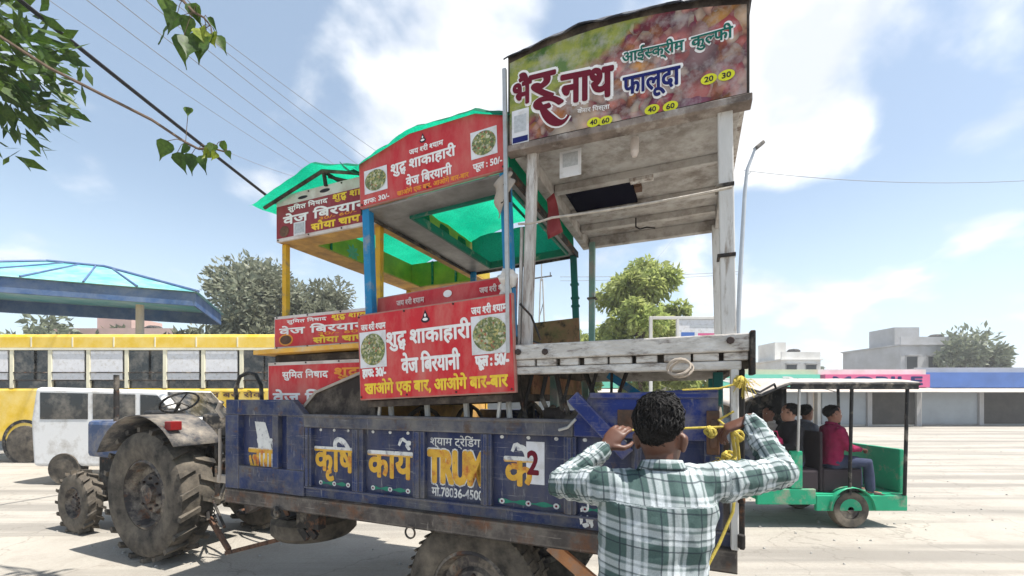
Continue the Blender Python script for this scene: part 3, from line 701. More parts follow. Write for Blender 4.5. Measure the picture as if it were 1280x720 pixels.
c1('beam_end_cap', 'dark_iron', lambda m: m.box(hr + .001, hr + .022, -.06, .03, 1.76, 1.955), .005)
for x, z in ((rel(652), 1.905), (rel(685), 1.90), (rel(912), 1.915)):
    c1('bolt', 'bolt', lambda m: m.tube([(x, -.045, z), (x, -.060, z)], .017, 8))
def loop(m):
    c = Vector((rel(849), -.075, 1.80)); pts = [c + Vector((.045 * math.cos(a) + .02 * math.sin(a), .01 * math.sin(a * 2), .035 * math.sin(a) - .01 * math.cos(a))) for a in [2 * math.pi * k / 14 for k in range(15)]]
    m.tube(pts, .007, 6, False); m.tube([p + Vector((.012, .012, -.01)) for p in pts], .006, 6, False)
c1('wire_loop', 'pale_edge', loop, 0)
for x in (-.47, .47):
    for y in (.42, 1.28):
        c1('leg', 'pale_green_post' if x < 0 else 'green_post', lambda m: m.box(x - .025, x + .025, y, y + .05, BZ + .31, 1.80))
        bicycle_wheel(cart1, (x, y + .025, BZ + .318))
c1('axle_bar', 'dark_iron', lambda m: [m.tube([(-.47, y, BZ + .318), (.47, y, BZ + .318)], .012, 8) for y in (.445, 1.305)], 0)
rb = random.Random(12)
for k in range(9):
    xa = -.58 + .075 * k
    c1('brace_rod', 'dark_iron', lambda m: m.tube([(xa, .10 + .03 * (k % 3), 1.80), (xa + rb.uniform(-.05, .07), .12, 1.66), (xa + rb.uniform(-.10, .14), .16, 1.40)], rb.uniform(.008, .016), 6), 0)
rag_b = c1('sack_bundle', 'dark_board', lambda m: m.loft([((-.43 + .03 * k_, .14, 1.545 + .02 * math.sin(k_)), (0, .04 + .015 * math.sin(k_ * 1.7), 0), (0, 0, .05 + .02 * math.cos(k_ * 2.1))) for k_ in range(10)], 10), 0)
c1('under_stay', 'blue_post', lambda m: m.bar((-.1, .28, 1.79), (.25, .28, 1.55), .03, .04))
# posts
def leanpost(m, xb, yb, zb, xt, yt, zt, w, d): m.bar((xb, yb, zb), (xt, yt, zt), w, d, (0, 1, 0))
c1('roof_post', 'post_wood', lambda m: leanpost(m, rel(657), .02, 1.945, rel(664), .03, 3.02, .054, .05), .006)
c1('roof_post', 'bare_steel', lambda m: leanpost(m, rel(641), -.06, 1.90, rel(636), -.06, 3.44, .022, .02), .003)
c1('roof_post', 'post_wood', lambda m: leanpost(m, rel(648), .015, 1.945, rel(651), .02, 2.60, .018, .02), .004)
c1('roof_post', 'grey_post', lambda m: leanpost(m, rel(911), .02, 1.945, rel(906), .02, 3.02, .062, .06), .005)
c1('roof_post', 'pale_green_post', lambda m: leanpost(m, -.48, 1.57, 1.93, -.475, 1.57, 3.02, .05, .045), .004)
c1('roof_post', 'grey_post', lambda m: leanpost(m, .53, 1.57, 1.93, .505, 1.57, 3.02, .055, .05), .004)
for xx, yy, z, pm in ((rel(906), .02, 2.62, 'dark_iron'), (rel(908), .02, 2.30, 'dark_iron'), (-.476, 1.57, 2.52, 'dark_iron')):
    c1('post_clamp', pm, lambda m: m.box(xx - .038, xx + .038, yy - .04, yy + .04, z, z + .016), .002)
# ceiling
c1('ceiling_sheet', 'ceiling_ply', lambda m: m.box(-.57, .545, .02, 1.63, 3.07, 3.08), 0)
for y in (.55, .975, 1.28):
    c1('ceiling_batten', 'ceiling_ply', lambda m: m.box(-.505, .495, y, y + .055, 3.02, 3.069), .004)
c1('ceiling_edge_beam', 'ceiling_ply', lambda m: m.box(-.50, .50, 1.575, 1.63, 2.985, 3.069), .004)
c1('ceiling_edge_beam', 'ceiling_ply', lambda m: m.box(-.57, -.51, .025, 1.63, 2.985, 3.069), .004)
c1('ceiling_edge_beam', 'ceiling_ply', lambda m: m.box(.50, .545, .025, 1.63, 2.985, 3.069), .004)
c1('hatch_dark_panel', 'dark_hole', lambda m: m.box(-.46, -.02, .62, .97, 3.045, 3.068), .002)  # near-black panel, its colour stands in for the darkness of an opening
c1('hatch_catch', 'rusty', lambda m: m.box(-.015, .03, .72, .80, 3.035, 3.068), .003)
c1('ceiling_patch', 'post_wood', lambda m: m.box(-.02, .12, .552, .603, 3.0, 3.0195), .003)
st = c1('price_card', 'paper', lambda m: m.box(rel(700, 2.32), rel(727, 2.32), .11, .115, 2.875, 3.02), .002)
c1('card_print', 'paper_grey', lambda m: sheet(m, rel(704, 2.32), rel(723, 2.32), 2.93, 3.005, .1085), 0, st)
c1('lamp_holder', 'white_strip', lambda m: (m.tube([(rel(793, 2.33), .14, 2.95), (rel(793, 2.33), .14, 3.02)], .022, 10), m.tube([(rel(793, 2.33), .14, 2.925), (rel(793, 2.33), .14, 2.95)], [.012, .022], 10)), 0)
c1('hanging_hook', 'dark_iron', lambda m: m.tube([(-.06, 1.2, 3.03), (-.06, 1.2, 2.96), (-.03, 1.2, 2.94), (.02, 1.21, 2.95), (.08, 1.2, 2.93)], .006, 6), 0)
# sign
def z_top(x):
    u = (x - hl) / (hr - hl); return 3.53 * (1 - u) + 3.45 * u + .075 * 4 * u * (1 - u) * .9
poly = [(hl, 3.026), (hr, 2.996)] + [(hr + (hl - hr) * k / 12, z_top(hr + (hl - hr) * k / 12) - .015) for k in range(13)]
board = c1('sign_board', 'dark_board', lambda m: m.prism(poly, -.04, .0), .002)
pp = [(hl + .012, 3.034), (hr - .012, 3.004)] + [(hr - .012 + (hl - hr + .024) * k / 12, z_top(hr + (hl - hr) * k / 12) - .055) for k in range(13)]
c1('sign_print', 'sundae_print', lambda m: m.add([(x, -.043, z) for x, z in pp], [tuple(range(len(pp)))]), 0, board)
c1('sign_trim', 'dark_wood', lambda m: m.add([(hl - .01, -.055, 2.99), (hr + .01, -.055, 2.96), (hr + .01, -.055, 2.995), (hl - .01, -.055, 3.025), (hl - .01, .02, 2.99), (hr + .01, .02, 2.96), (hr + .01, .02, 2.995), (hl - .01, .02, 3.025)],
                                          [(0, 1, 2, 3), (7, 6, 5, 4), (0, 4, 5, 1), (1, 5, 6, 2), (2, 6, 7, 3), (3, 7, 4, 0)]), .004, board)
def tarp(u, v):
    x = hl - .015 + (hr - hl + .03) * u; y = -.075 + 1.75 * v
    z = z_top(x) + .012 - .10 * v * v + .012 * noise.noise(Vector((x * 5, y * 4, 1))) + .008 * noise.noise(Vector((x * 16, y * 12, 3)))
    if v < .02: z -= .05 + .015 * noise.noise(Vector((x * 9, 0, 5)))
    return (x, y if v >= .02 else -.07 + .012 * noise.noise(Vector((x * 12, 1, 5))), z)
c1('roof_tarp', 'black_tarp', lambda m: m.grid(tarp, 40, 60), 0, None, .006)
c1('roof_side', 'post_wood', lambda m: m.box(hr - .032, hr - .003, .022, 1.64, 3.03, 3.38), .003)
c1('roof_side', 'post_wood', lambda m: m.box(hl + .003, hl + .015, .022, 1.64, 3.03, 3.40), .003)
c1('roof_back', 'post_wood', lambda m: m.box(hl + .02, hr - .04, 1.632, 1.65, 3.03, 3.38), .003)
def sx(x): return plx(x, 2.155) - C1[0]
def sz(x, y): return plz(x, y, 2.155)
def stext(s, m_, xa, ya, xb, yb, zt, bold, out=None, obold=0):
    # line whose lower edge runs from pixel (xa,ya) to (xb,yb), zt pixels tall at its left end
    x0, x1 = sx(xa), sx(xb); z0 = sz(xa, ya); z1 = sz(xa, ya - zt); rs = sz(xb, yb) - z0
    if out: text('lettering', s, out, board, x0 - .007, x1 + .007, z0 - BZ - .007, z1 - BZ + .007, -.0450, obold or bold + .03, rise=rs)
    text('lettering', s, m_, board, x0, x1, z0 - BZ, z1 - BZ, -.0475, bold, rise=rs)
stext('भै', 'maroon_print', 642, 134, 664, 127, 38, .028, 'white_print', .06)
stext('रू', 'maroon_print', 662, 140, 704, 131, 44, .028, 'white_print', .06)
stext('नाथ', 'maroon_print', 702, 130, 766, 119, 35, .03, 'white_print', .062)
def tail(m, y, w):
    P_ = []; ctl = [(674, 126), (678, 140), (688, 156), (704, 160), (711, 144)]
    for k in range(17):
        t = k / 16; q = ctl[:]
        while len(q) > 1: q = [((1 - t) * a[0] + t * b_[0], (1 - t) * a[1] + t * b_[1]) for a, b_ in zip(q, q[1:])]
        P_.append((q[0], 1.6 + 4.2 * math.sin(math.pi * min(1, t * 1.05)) ** 1.3 + (w - 1) * 4))
    a = []; b2 = []
    for k, ((x, yy), h) in enumerate(P_):
        (xa, ya), (xb, yb) = P_[max(0, k - 1)][0], P_[min(16, k + 1)][0]; l = math.hypot(xb - xa, yb - ya) or 1; nx, ny = -(yb - ya) / l, (xb - xa) / l
        a.append((sx(x + nx * h), y, sz(x, yy + ny * h))); b2.append((sx(x - nx * h), y, sz(x, yy - ny * h)))
    m.add(a + b2, [(i, i + 1, i + 18, i + 17) for i in range(16)])
c1('lettering_tail', 'white_print', lambda m: tail(m, -.0452, 1.5), 0, board); c1('lettering_tail', 'maroon_print', lambda m: tail(m, -.0478, 1.0), 0, board)
stext('आई|H:स|क्रीम', 'green_print', 778, 84, 855, 68, 22, .018, 'white_print', .045)
stext('कु|H:ल|फी', 'green_print', 864, 66, 916, 52, 24, .018, 'white_print', .045)
stext('फालूदा', 'navy_print', 779, 128, 850, 114, 30, .022, 'white_print', .05)
for x, y, s_ in ((886, 99, '20'), (908, 94, '30'), (742, 153, '40'), (757, 151, '60'), (815, 137, '40'), (838, 133, '60')):
    c1('price_oval', 'lime_print', lambda m: disc(m, sx(x), sz(x, y), .034, .024, -.0462), 0, board)
    text('lettering', s_, 'dark_print', board, sx(x) - .018, sx(x) + .018, sz(x, y) - BZ - .012, sz(x, y) - BZ + .012, -.0482, .02)
stext('केसर पिस्ता', 'white_print', 722, 144, 762, 138, 9, .02)
c1('plain_sticker', 'paper', lambda m: m.box(sx(640), sx(661), -.0465, -.0435, sz(650, 181), sz(650, 137)), 0, board)
c1('sticker_stripe', 'navy_print', lambda m: sheet(m, sx(641), sx(660), sz(650, 178), sz(650, 171), -.048), 0, board)
c1('sticker_panel', 'paper_grey', lambda m: sheet(m, sx(643), sx(658), sz(650, 165), sz(650, 144), -.048), 0, board)
# ---- cart 2: red biryani cart with blue posts and green net roof
C2 = (-1.385, 2.2)
ROLL = -R(2.4)
cart2 = thing('biryani_cart', 'food cart with blue posts, green net roof and two red biryani signs, tilted', 'food cart', W(C2[0], C2[1], BZ), (0, ROLL, TH), 'food carts stacked on the trailer')
c2 = cp_(cart2)
def food_pic(cpf, board, x0, x1, z0, z1, y):
    cpf('food_photo', 'paper', lambda m: sheet(m, x0, x1, z0, z1, y - .003), 0, board)
    cpf('food_photo', 'food_print', lambda m: disc(m, (x0 + x1) / 2, (z0 + z1) / 2, (x1 - x0) * .46, (z1 - z0) * .44, y - .005), 0, board)
def emblem(cpf, board, x, z, r, y):
    cpf('emblem', 'dark_print', lambda m: (disc(m, x, z - r * .4, r * .75, r * .45, y - .003), m.add([(x - r * .5, y - .003, z), (x + r * .5, y - .003, z), (x, y - .003, z + r * 1.1)], [(0, 1, 2)])), 0, board)
    cpf('emblem', 'white_print', lambda m: (disc(m, x, z - r * .35, r * .45, r * .22, y - .005), disc(m, x, z + r * .25, r * .16, r * .25, y - .005)), 0, board)
# lower board
bw = .53
lb = c2('menu_board', 'board_edge', lambda m: m.box(-bw, bw + .005, -.06, -.03, 1.665, 2.205), .004)
c2('board_face', 'bright_red_flex', lambda m: sheet(m, -bw + .008, bw - .003, 1.673, 2.195, -.062), 0, lb)
Y2 = -.0645
ctext(lb, 'शु|S:दध| शाकाहारी', 'white_print', -.305, .275, 1.955, 2.10, Y2, .03)
ctext(lb, 'वेज बिरयानी', 'white_print', -.20, .20, 1.815, 1.935, Y2, .03)
ctext(lb, 'खाओगे एक बार, आओगे बार-बार', 'yellow_print', -.485, .49, 1.685, 1.79, Y2, .035)
ctext(lb, 'जय |H:श|री |H:श|याम', 'white_print', -.50, -.31, 2.10, 2.15, Y2, .03); ctext(lb, 'जय |H:श|री |H:श|याम', 'white_print', .285, .505, 2.11, 2.165, Y2, .03)
ctext(lb, 'हाफ: 30/-', 'white_print', -.50, -.32, 1.80, 1.86, Y2, .05); ctext(lb, 'फूल : 50/-', 'white_print', .30, .50, 1.80, 1.88, Y2, .05)
food_pic(c2, lb, -.515, -.31, 1.865, 2.09, -.061); food_pic(c2, lb, .28, .51, 1.885, 2.10, -.061); emblem(c2, lb, -.02, 2.135, .04, -.061)
# second board standing behind it
sb = c2('back_board', 'board_edge', lambda m: m.add([(-.5, .04, 2.0), (.50, .04, 2.0), (.50, .07, 2.0), (-.5, .07, 2.0), (-.5, .10, 2.345), (.50, .10, 2.355), (.50, .13, 2.355), (-.5, .13, 2.345)], [(0, 1, 5, 4), (3, 7, 6, 2), (0, 3, 2, 1), (4, 5, 6, 7), (0, 4, 7, 3), (1, 2, 6, 5)]), .003)
c2('board_face', 'red_flex', lambda m: m.add([(-.49, .070, 2.18), (.49, .070, 2.18), (.49, .095, 2.345), (-.49, .095, 2.335)], [(0, 1, 2, 3)]), 0, sb)
for x0, x1 in ((-.33, -.12), (.27, .47)):
    t = ctext(sb, 'जय |H:श|री |H:श|याम', 'faint_print', x0, x1, 2.265, 2.31, .078, .03)
c2('emblem', 'white_print', lambda m: disc(m, .05, 2.295, .03, .022, .080), 0, sb)
c2('counter_box', 'dark_board', lambda m: (m.box(-.5, .5, -.028, 1.45, 1.62, 1.66), m.box(-.5, -.47, -.02, 1.45, 1.66, 2.0), m.box(.47, .5, -.02, 1.45, 1.66, 2.0)), .004)
c2('rear_panel', 'rusty_sheet', lambda m: m.box(-.5, .52, 1.46, 1.475, 1.66, 2.33), .003)
c2('side_panel', 'rusty_sheet', lambda m: m.box(.502, .517, .25, 1.45, 1.66, 1.98), .003)
for x in (-.42, .42):
    for y in (.45, 1.15):
        c2('leg', 'dark_iron', lambda m: m.box(x - .02, x + .02, y, y + .04, BZ + .3, 1.6195)); bicycle_wheel(cart2, (x, y + .02, BZ + .318))
for k in range(4):
    c2('stand_leg', 'grey_post', lambda m: m.tube([(-.42 + .28 * k, .10, 1.62), (-.41 + .28 * k, .12, BZ + .005)], .018, 8), 0)
# posts
for x, y, pm, zb in ((-.492, .02, 'blue_post', 2.0), (.487, .02, 'blue_post', 1.98), (-.49, 1.46, 'blue_post', 1.66), (.49, 1.478, 'green_post', 1.66)):
    c2('roof_post', pm, lambda m: m.box(x - .028, x + .028, y - .02 if y < 1 else y, y + .03, zb, 2.9), .004)
for z in (2.62, 2.5, 2.43):
    c2('post_band', 'green_post', lambda m: m.box(.455, .525, 1.475, 1.515, z, z + .02), .002)
# fascia
fz0 = 2.897
fpoly = [(-.515, fz0), (.515, fz0), (.515, 3.20), (.33, 3.265), (-.12, 3.275), (-.515, 3.185)]
fb = c2('roof_sign', 'board_edge', lambda m: m.prism(fpoly, -.02, .0), .003)
c2('board_face', 'red_flex', lambda m: m.add([(x * .985, -.0225, fz0 + .006 + (z - fz0) * .97) for x, z in fpoly], [tuple(range(6))]), 0, fb)
YF = -.0248
ctext(fb, 'शु|S:दध| शाकाहारी', 'white_print', -.26, .20, 3.035, 3.135, YF, .03)
ctext(fb, 'वेज बिरयानी', 'white_print', -.15, .17, 2.955, 3.025, YF, .03)
ctext(fb, 'जय |H:श|री |H:श|याम', 'white_print', -.12, .12, 3.14, 3.18, YF, .03)
ctext(fb, 'खाओगे एक बार, आओगे बार-बार', 'orange_print', -.22, .28, 2.905, 2.948, YF, .03)
ctext(fb, 'हाफ: 30/-', 'white_print', -.48, -.28, 2.91, 2.945, YF, .03); ctext(fb, 'फूल : 50/-', 'white_print', .31, .49, 2.925, 2.975, YF, .03)
food_pic(c2, fb, -.47, -.29, 2.975, 3.125, -.0215); food_pic(c2, fb, .30, .465, 3.0, 3.155, -.0215); emblem(c2, fb, -.02, 3.215, .03, -.0215)
# ceiling ring
ox0, ox1, oy0, oy1 = -.29, .47, .19, 1.42
for nm_, bx in (('ceiling_front', (-.51, .51, .003, oy0 - .002)), ('ceiling_side', (-.51, ox0, oy0, 1.50)), ('ceiling_side', (ox1, .51, oy0, 1.50)), ('ceiling_back', (ox0 + .002, ox1 - .002, oy1, 1.50))):
    c2(nm_, 'grey_sheet', lambda m: m.box(*bx, fz0 - .012, fz0 + .002), .002)
c2('hatch_frame', 'frame_green', lambda m: (m.box(ox0 + .002, ox0 + .022, oy0, oy1 - .002, fz0 - .03, fz0 + .03), m.box(ox1 - .022, ox1 - .002, oy0, oy1 - .002, fz0 - .03, fz0 + .03), m.box(ox0 + .023, ox1 - .023, oy0, oy0 + .02, fz0 - .03, fz0 + .03), m.box(ox0 + .023, ox1 - .023, oy1 - .022, oy1 - .002, fz0 - .03, fz0 + .03)), .003)
c2('ceiling_edge', 'dark_iron', lambda m: (m.box(-.53, -.511, .0, 1.52, fz0 - .03, fz0 + .02), m.box(.511, .53, .0, 1.52, fz0 - .03, fz0 + .02), m.box(-.51, .51, 1.501, 1.52, fz0 - .03, fz0 + .02)), .003)
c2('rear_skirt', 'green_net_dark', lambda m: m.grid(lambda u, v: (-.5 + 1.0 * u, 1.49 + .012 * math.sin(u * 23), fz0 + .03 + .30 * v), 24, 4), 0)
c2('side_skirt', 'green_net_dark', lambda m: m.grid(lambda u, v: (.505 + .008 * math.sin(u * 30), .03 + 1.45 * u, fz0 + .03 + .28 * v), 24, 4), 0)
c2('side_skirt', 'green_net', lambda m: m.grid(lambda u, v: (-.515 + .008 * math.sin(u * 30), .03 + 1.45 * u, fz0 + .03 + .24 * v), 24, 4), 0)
def prof(pts):
    def f(u):
        x = pts[0][0] + (pts[-1][0] - pts[0][0]) * u
        for (a, za), (b_, zb) in zip(pts, pts[1:]):
            if x <= b_ + 1e-9: return x, za + (zb - za) * (x - a) / (b_ - a)
        return pts[-1]
    return f
def netroof(pts, y0, y1, amp, seed, lip=.03):
    pf = prof(pts)
    def fn(u, v):
        x, z = pf(u); y = y0 + (y1 - y0) * v
        z += amp * noise.noise(Vector((x * 4, y * 4, seed))) + amp * .5 * noise.noise(Vector((x * 13, y * 10, seed + 3)))
        if v < .01: z -= lip
        return (x, y + (.012 * noise.noise(Vector((x * 10, 2, seed))) if v < .03 else 0), z)
    return fn
c2('roof_net', 'green_net', lambda m: m.grid(netroof([(-.56, 3.175), (-.13, 3.305), (.34, 3.295), (.56, 3.205)], -.05, 1.56, .016, 2.0), 40, 50), 0)
c2('roof_ridge_pole', 'frame_green', lambda m: m.tube([(.1, .01, 3.255), (.1, 1.5, 3.255)], .012, 8), 0)
def flap(u, v):
    a = Vector((-.53, -.05, 3.145)); b_ = Vector((-.56, .14, 3.19)); t = Vector((-.71, .02, 3.275))
    p = a.lerp(b_, u); return p.lerp(t, v) + Vector((0, 0, -.03 * math.sin(math.pi * v)))
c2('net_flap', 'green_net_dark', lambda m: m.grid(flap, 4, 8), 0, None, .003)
# rags
def rag(root, cpf, name, m_, c, sx_, sy_, sz_, seed):
    o = MB(); o.ell((0, 0, 0), 1, 1, 1, 16, 12)
    o.v = [tuple(Vector((c[0] + v[0] * sx_, c[1] + v[1] * sy_, c[2] + v[2] * sz_)) + Vector(v) * .45 * min(sx_, sz_) * noise.noise(Vector(v) * 2.3 + Vector((seed, 0, 0))) + Vector(v) * .3 * min(sx_, sz_) * noise.noise(Vector(v) * 6 + Vector((seed, 5, 0)))) for v in o.v]
    return o.build(name, m_, root, 0, (0, 0, BZ))
rag(cart2, c2, 'tied_cloth', 'cloth_white', (.49, .0, 2.30), .05, .05, .055, 1); rag(cart2, c2, 'tied_cloth', 'cloth_white', (.475, -.01, 2.22), .035, .03, .06, 4)
c2('torn_plastic', 'pale_edge', lambda m: m.grid(lambda u, v: (.44 + .10 * u + .02 * v + .012 * math.sin(v * 9), -.035 - .02 * math.sin(u * 3.1), 2.82 - .16 * v * (1.2 - .8 * u) + .05 * u), 6, 8), 0, None, .004)
c2('torn_plastic', 'dark_board', lambda m: m.grid(lambda u, v: (.47 + .07 * u, -.038 - .015 * math.sin(u * 3.1), 2.80 - .10 * v), 4, 4), 0, None, .004)
c2('torn_banner', 'maroon_flex', lambda m: m.grid(lambda u, v: (.60 + .10 * u * (.5 + .5 * v), .42 + .02 * math.sin(v * 6), 2.90 - .26 * v + .03 * u), 5, 8), 0, None, .003)
for bd, xs, zs, y_ in ((lb, (-.515, -.17, .17, .512), (1.685, 2.188), -.062), (fb, (-.495, 0.0, .495), (2.915,), -.0225)):
    for x in xs:
        for z in zs: c2('screw', 'bolt', lambda m: m.tube([(x, y_, z), (x, y_ - .005, z)], .006, 7), 0, bd)
# ---- cart 3: soya chaap cart with yellow posts
C3 = (-2.49, 2.4)
cart3 = thing('soya_chaap_cart', 'food cart with yellow posts and peaked green net roof at the left', 'food cart', W(C3[0], C3[1], BZ), (0, 0, TH), 'food carts stacked on the trailer')
c3 = cp_(cart3)
w3 = .50
ub = c3('roof_sign', 'white_strip', lambda m: m.box(-w3, w3, -.02, .0, 2.865, 3.215), .003)
c3('board_face', 'maroon_flex', lambda m: sheet(m, -w3 + .005, w3 - .005, 2.888, 3.135, -.0225), 0, ub)
ctext(ub, 'सुमित निषाद', 'white_print', -.37, .03, 3.07, 3.125, -.025, .035); ctext(ub, 'शु|S:दध| शाका', 'yellow_print', .08, .45, 3.07, 3.125, -.025, .035)
ctext(ub, 'वेज बिरयानी', 'white_print', -.42, .46, 2.985, 3.065, -.025, .035)
ctext(ub, 'सोया चाप', 'yellow_print', -.13, .33, 2.90, 2.962, -.025, .05)
ctext(ub, '30/- 60/-', 'orange_print', -.05, .30, 2.965, 2.985, -.025, .03)
c3('plain_sticker', 'paper', lambda m: sheet(m, -.31, -.19, 2.885, 2.985, -.0245), 0, ub); c3('sticker_panel', 'paper_grey', lambda m: sheet(m, -.30, -.20, 2.90, 2.975, -.0262), 0, ub)
c3('round_logo', 'rusty', lambda m: disc(m, -.41, 2.935, .05, .042, -.0245), 0, ub)
c3('smear', 'dark_print', lambda m: (disc(m, -.22, 3.165, .05, .012, -.0215), disc(m, .0, 3.175, .05, .014, -.0215)), 0, ub)
# lower boards
mb = c3('menu_board', 'white_strip', lambda m: m.box(-w3 - .01, w3, -.03, -.005, 2.035, 2.285), .003)
c3('board_face', 'bright_red_flex', lambda m: sheet(m, -w3 + .0, w3 - .005, 2.05, 2.262, -.0325), 0, mb)
ctext(mb, 'सुमित निषाद', 'white_print', -.37, .03, 2.215, 2.255, -.035, .035); ctext(mb, 'शु|S:दध| शाका', 'yellow_print', .08, .45, 2.215, 2.255, -.035, .035)
ctext(mb, 'वेज बिरयानी', 'white_print', -.45, .46, 2.14, 2.205, -.035, .035)
ctext(mb, 'सोया चाप', 'yellow_print', -.10, .38, 2.062, 2.115, -.035, .05)
ctext(mb, '30/- 60/-', 'orange_print', -.05, .40, 2.118, 2.138, -.035, .03)
c3('round_logo', 'orange_print', lambda m: disc(m, -.38, 2.10, .075, .045, -.0345), 0, mb); c3('round_logo', 'rusty', lambda m: disc(m, -.38, 2.10, .06, .034, -.0362), 0, mb)
c3('counter_shelf', 'yellow_shelf', lambda m: m.add([(-.60, -.14, 1.985), (.5, -.10, 2.0), (.5, .3, 2.0), (-.55, .3, 1.985), (-.60, -.14, 2.02), (.5, -.10, 2.034), (.5, .3, 2.034), (-.55, .3, 2.02)], [(0, 1, 5, 4), (2, 3, 7, 6), (0, 3, 2, 1), (4, 5, 6, 7), (0, 4, 7, 3), (1, 2, 6, 5)]), .004)
c3('shelf_support', 'dark_board', lambda m: m.box(-.5, .5, -.03, 1.4, 1.935, 1.984), .003)
l2 = c3('lower_board', 'white_strip', lambda m: m.box(-w3 - .06, w3, -.045, -.02, 1.60, 1.93), .003)
c3('board_face', 'bright_red_flex', lambda m: sheet(m, -w3 - .05, w3 - .005, 1.61, 1.905, -.0475), 0, l2)
ctext(l2, 'सुमित निषाद', 'white_print', -.40, .06, 1.79, 1.87, -.05, .035); ctext(l2, 'शु|S:दध', 'orange_print', .12, .35, 1.79, 1.87, -.05, .035)
ctext(l2, 'वेज बिरयानी', 'white_print', -.50, .46, 1.62, 1.72, -.05, .035)
c3('counter_box', 'tan_ply', lambda m: (m.box(-.5, -.48, .0, 1.6, 1.45, 1.9345), m.box(.48, .5, .0, 1.6, 1.45, 1.9345), m.box(-.479, .479, 1.58, 1.6, 1.45, 1.9345), m.box(-.479, .479, .0, 1.579, 1.45, 1.47)), .003)
for x in (-.40, .40):
    for y in (.40, 1.15):
        c3('leg', 'dark_iron', lambda m: m.box(x - .02, x + .02, y, y + .04, BZ + .3, 1.4495)); bicycle_wheel(cart3, (x, y + .02, BZ + .318))
for x, y in ((-.48, .03), (.44, .03), (-.48, 1.62), (.48, 1.62)):
    c3('roof_post', 'yellow_post', lambda m: m.box(x - .022, x + .022, y, y + .04, 1.9355 if y < 1 else 1.45, 2.864), .004)
for bx in ((-.5, -.27, .0, 1.72), (.40, .5, .0, 1.72), (-.269, .399, .0, .16), (-.269, .399, 1.56, 1.72)):
    c3('soffit', 'tan_ply', lambda m: m.box(*bx, 2.865, 2.88), .003)
c3('side_fascia', 'olive_panel', lambda m: m.box(-.50, -.485, .002, 1.72, 2.8815, 3.18), .003)
c3('side_fascia', 'olive_panel', lambda m: m.box(.485, .50, .002, 1.72, 2.8815, 3.18), .003)
bf = c3('rear_fascia', 'olive_panel', lambda m: m.box(-.484, .484, 1.70, 1.72, 2.8815, 3.18), .003)
for bx in [(x - .012, x + .012, 1.685, 1.6995) for x in (-.2, .1, .4)] + [(-.4845, -.472, y, y + .02) for y in (.5, 1.0)]:
    c3('fascia_strut', 'frame_green', lambda m: m.box(*bx, 2.8815, 3.18), .002)
def flower(m):
    c = Vector((-.4835, .78, 3.03))
    for k in range(8):
        a = 2 * math.pi * k / 8; d = Vector((0, math.cos(a), math.sin(a))); e = Vector((0, -math.sin(a), math.cos(a)))
        m.add([c, c + d * .05 + e * .018, c + d * .085, c + d * .05 - e * .018], [(0, 1, 2, 3)])
c3('painted_flower', 'pale_green_post', flower, 0)
c3('roof_net', 'green_net', lambda m: m.grid(netroof([(-.63, 3.14), (.02, 3.33), (.50, 3.20)], -.16, 1.8, .016, 9.0), 40, 50), 0)
c3('roof_truss', 'dark_board', lambda m: (m.tube([(-.58, -.06, 3.13), (.02, -.06, 3.295)], .013, 8), m.tube([(.02, -.06, 3.295), (.47, -.06, 3.18)], .013, 8), m.tube([(.02, -.06, 3.295), (.02, 1.7, 3.295)], .013, 8), m.tube([(.02, -.05, 3.29), (.02, -.03, 3.20)], .014, 8), m.tube([(.02, .0, 3.28), (.20, .0, 3.215)], .011, 8)), 0)
for bd, zs, y_ in ((ub, (2.876, 3.2), -.0205), (mb, (2.043, 2.275), -.0305), (l2, (1.92,), -.0455)):
    for x in (-.48, -.16, .16, .48):
        for z in zs: c3('screw', 'bolt', lambda m: m.tube([(x, y_, z), (x, y_ - .005, z)], .006, 7), 0, bd)
# ---- loose things on the load
lean = MB(); ls = []
P = [Vector((plx(x, y_), y_, plz(x, py, y_))) for x, py, y_ in ((375, 517, 2.28), (397, 490, 2.31), (462, 462, 2.33), (470, 520, 2.28))]
ctr = sum(P, Vector()) / 4
o_ = ctr.copy(); o_.z = .985
n_ = Vector((0, .03, .012))
lean.add([p - o_ for p in P] + [p + n_ - o_ for p in P], [(0, 1, 2, 3), (7, 6, 5, 4), (0, 4, 5, 1), (1, 5, 6, 2), (2, 6, 7, 3), (3, 7, 4, 0)])
tag(lean.build('leaning_board', 'dark_board', None, .003), 'dark brown board leaning on the trailer edge below the soya chaap cart', 'board')
lb_ = bpy.data.objects['leaning_board']; lb_.location = W(o_.x, o_.y, o_.z); lb_.rotation_euler = (0, 0, TH)
ed = MB(); ed.bar(P[0] - o_ + Vector((.0, -.012, .004)), P[1] - o_ + Vector((0, -.012, .004)), .012, .02); ed.bar(P[1] - o_ + Vector((0, -.012, .0)), P[2] - o_ + Vector((0, -.012, .0)), .012, .018)
ed.build('board_rim', 'pale_edge', lb_)
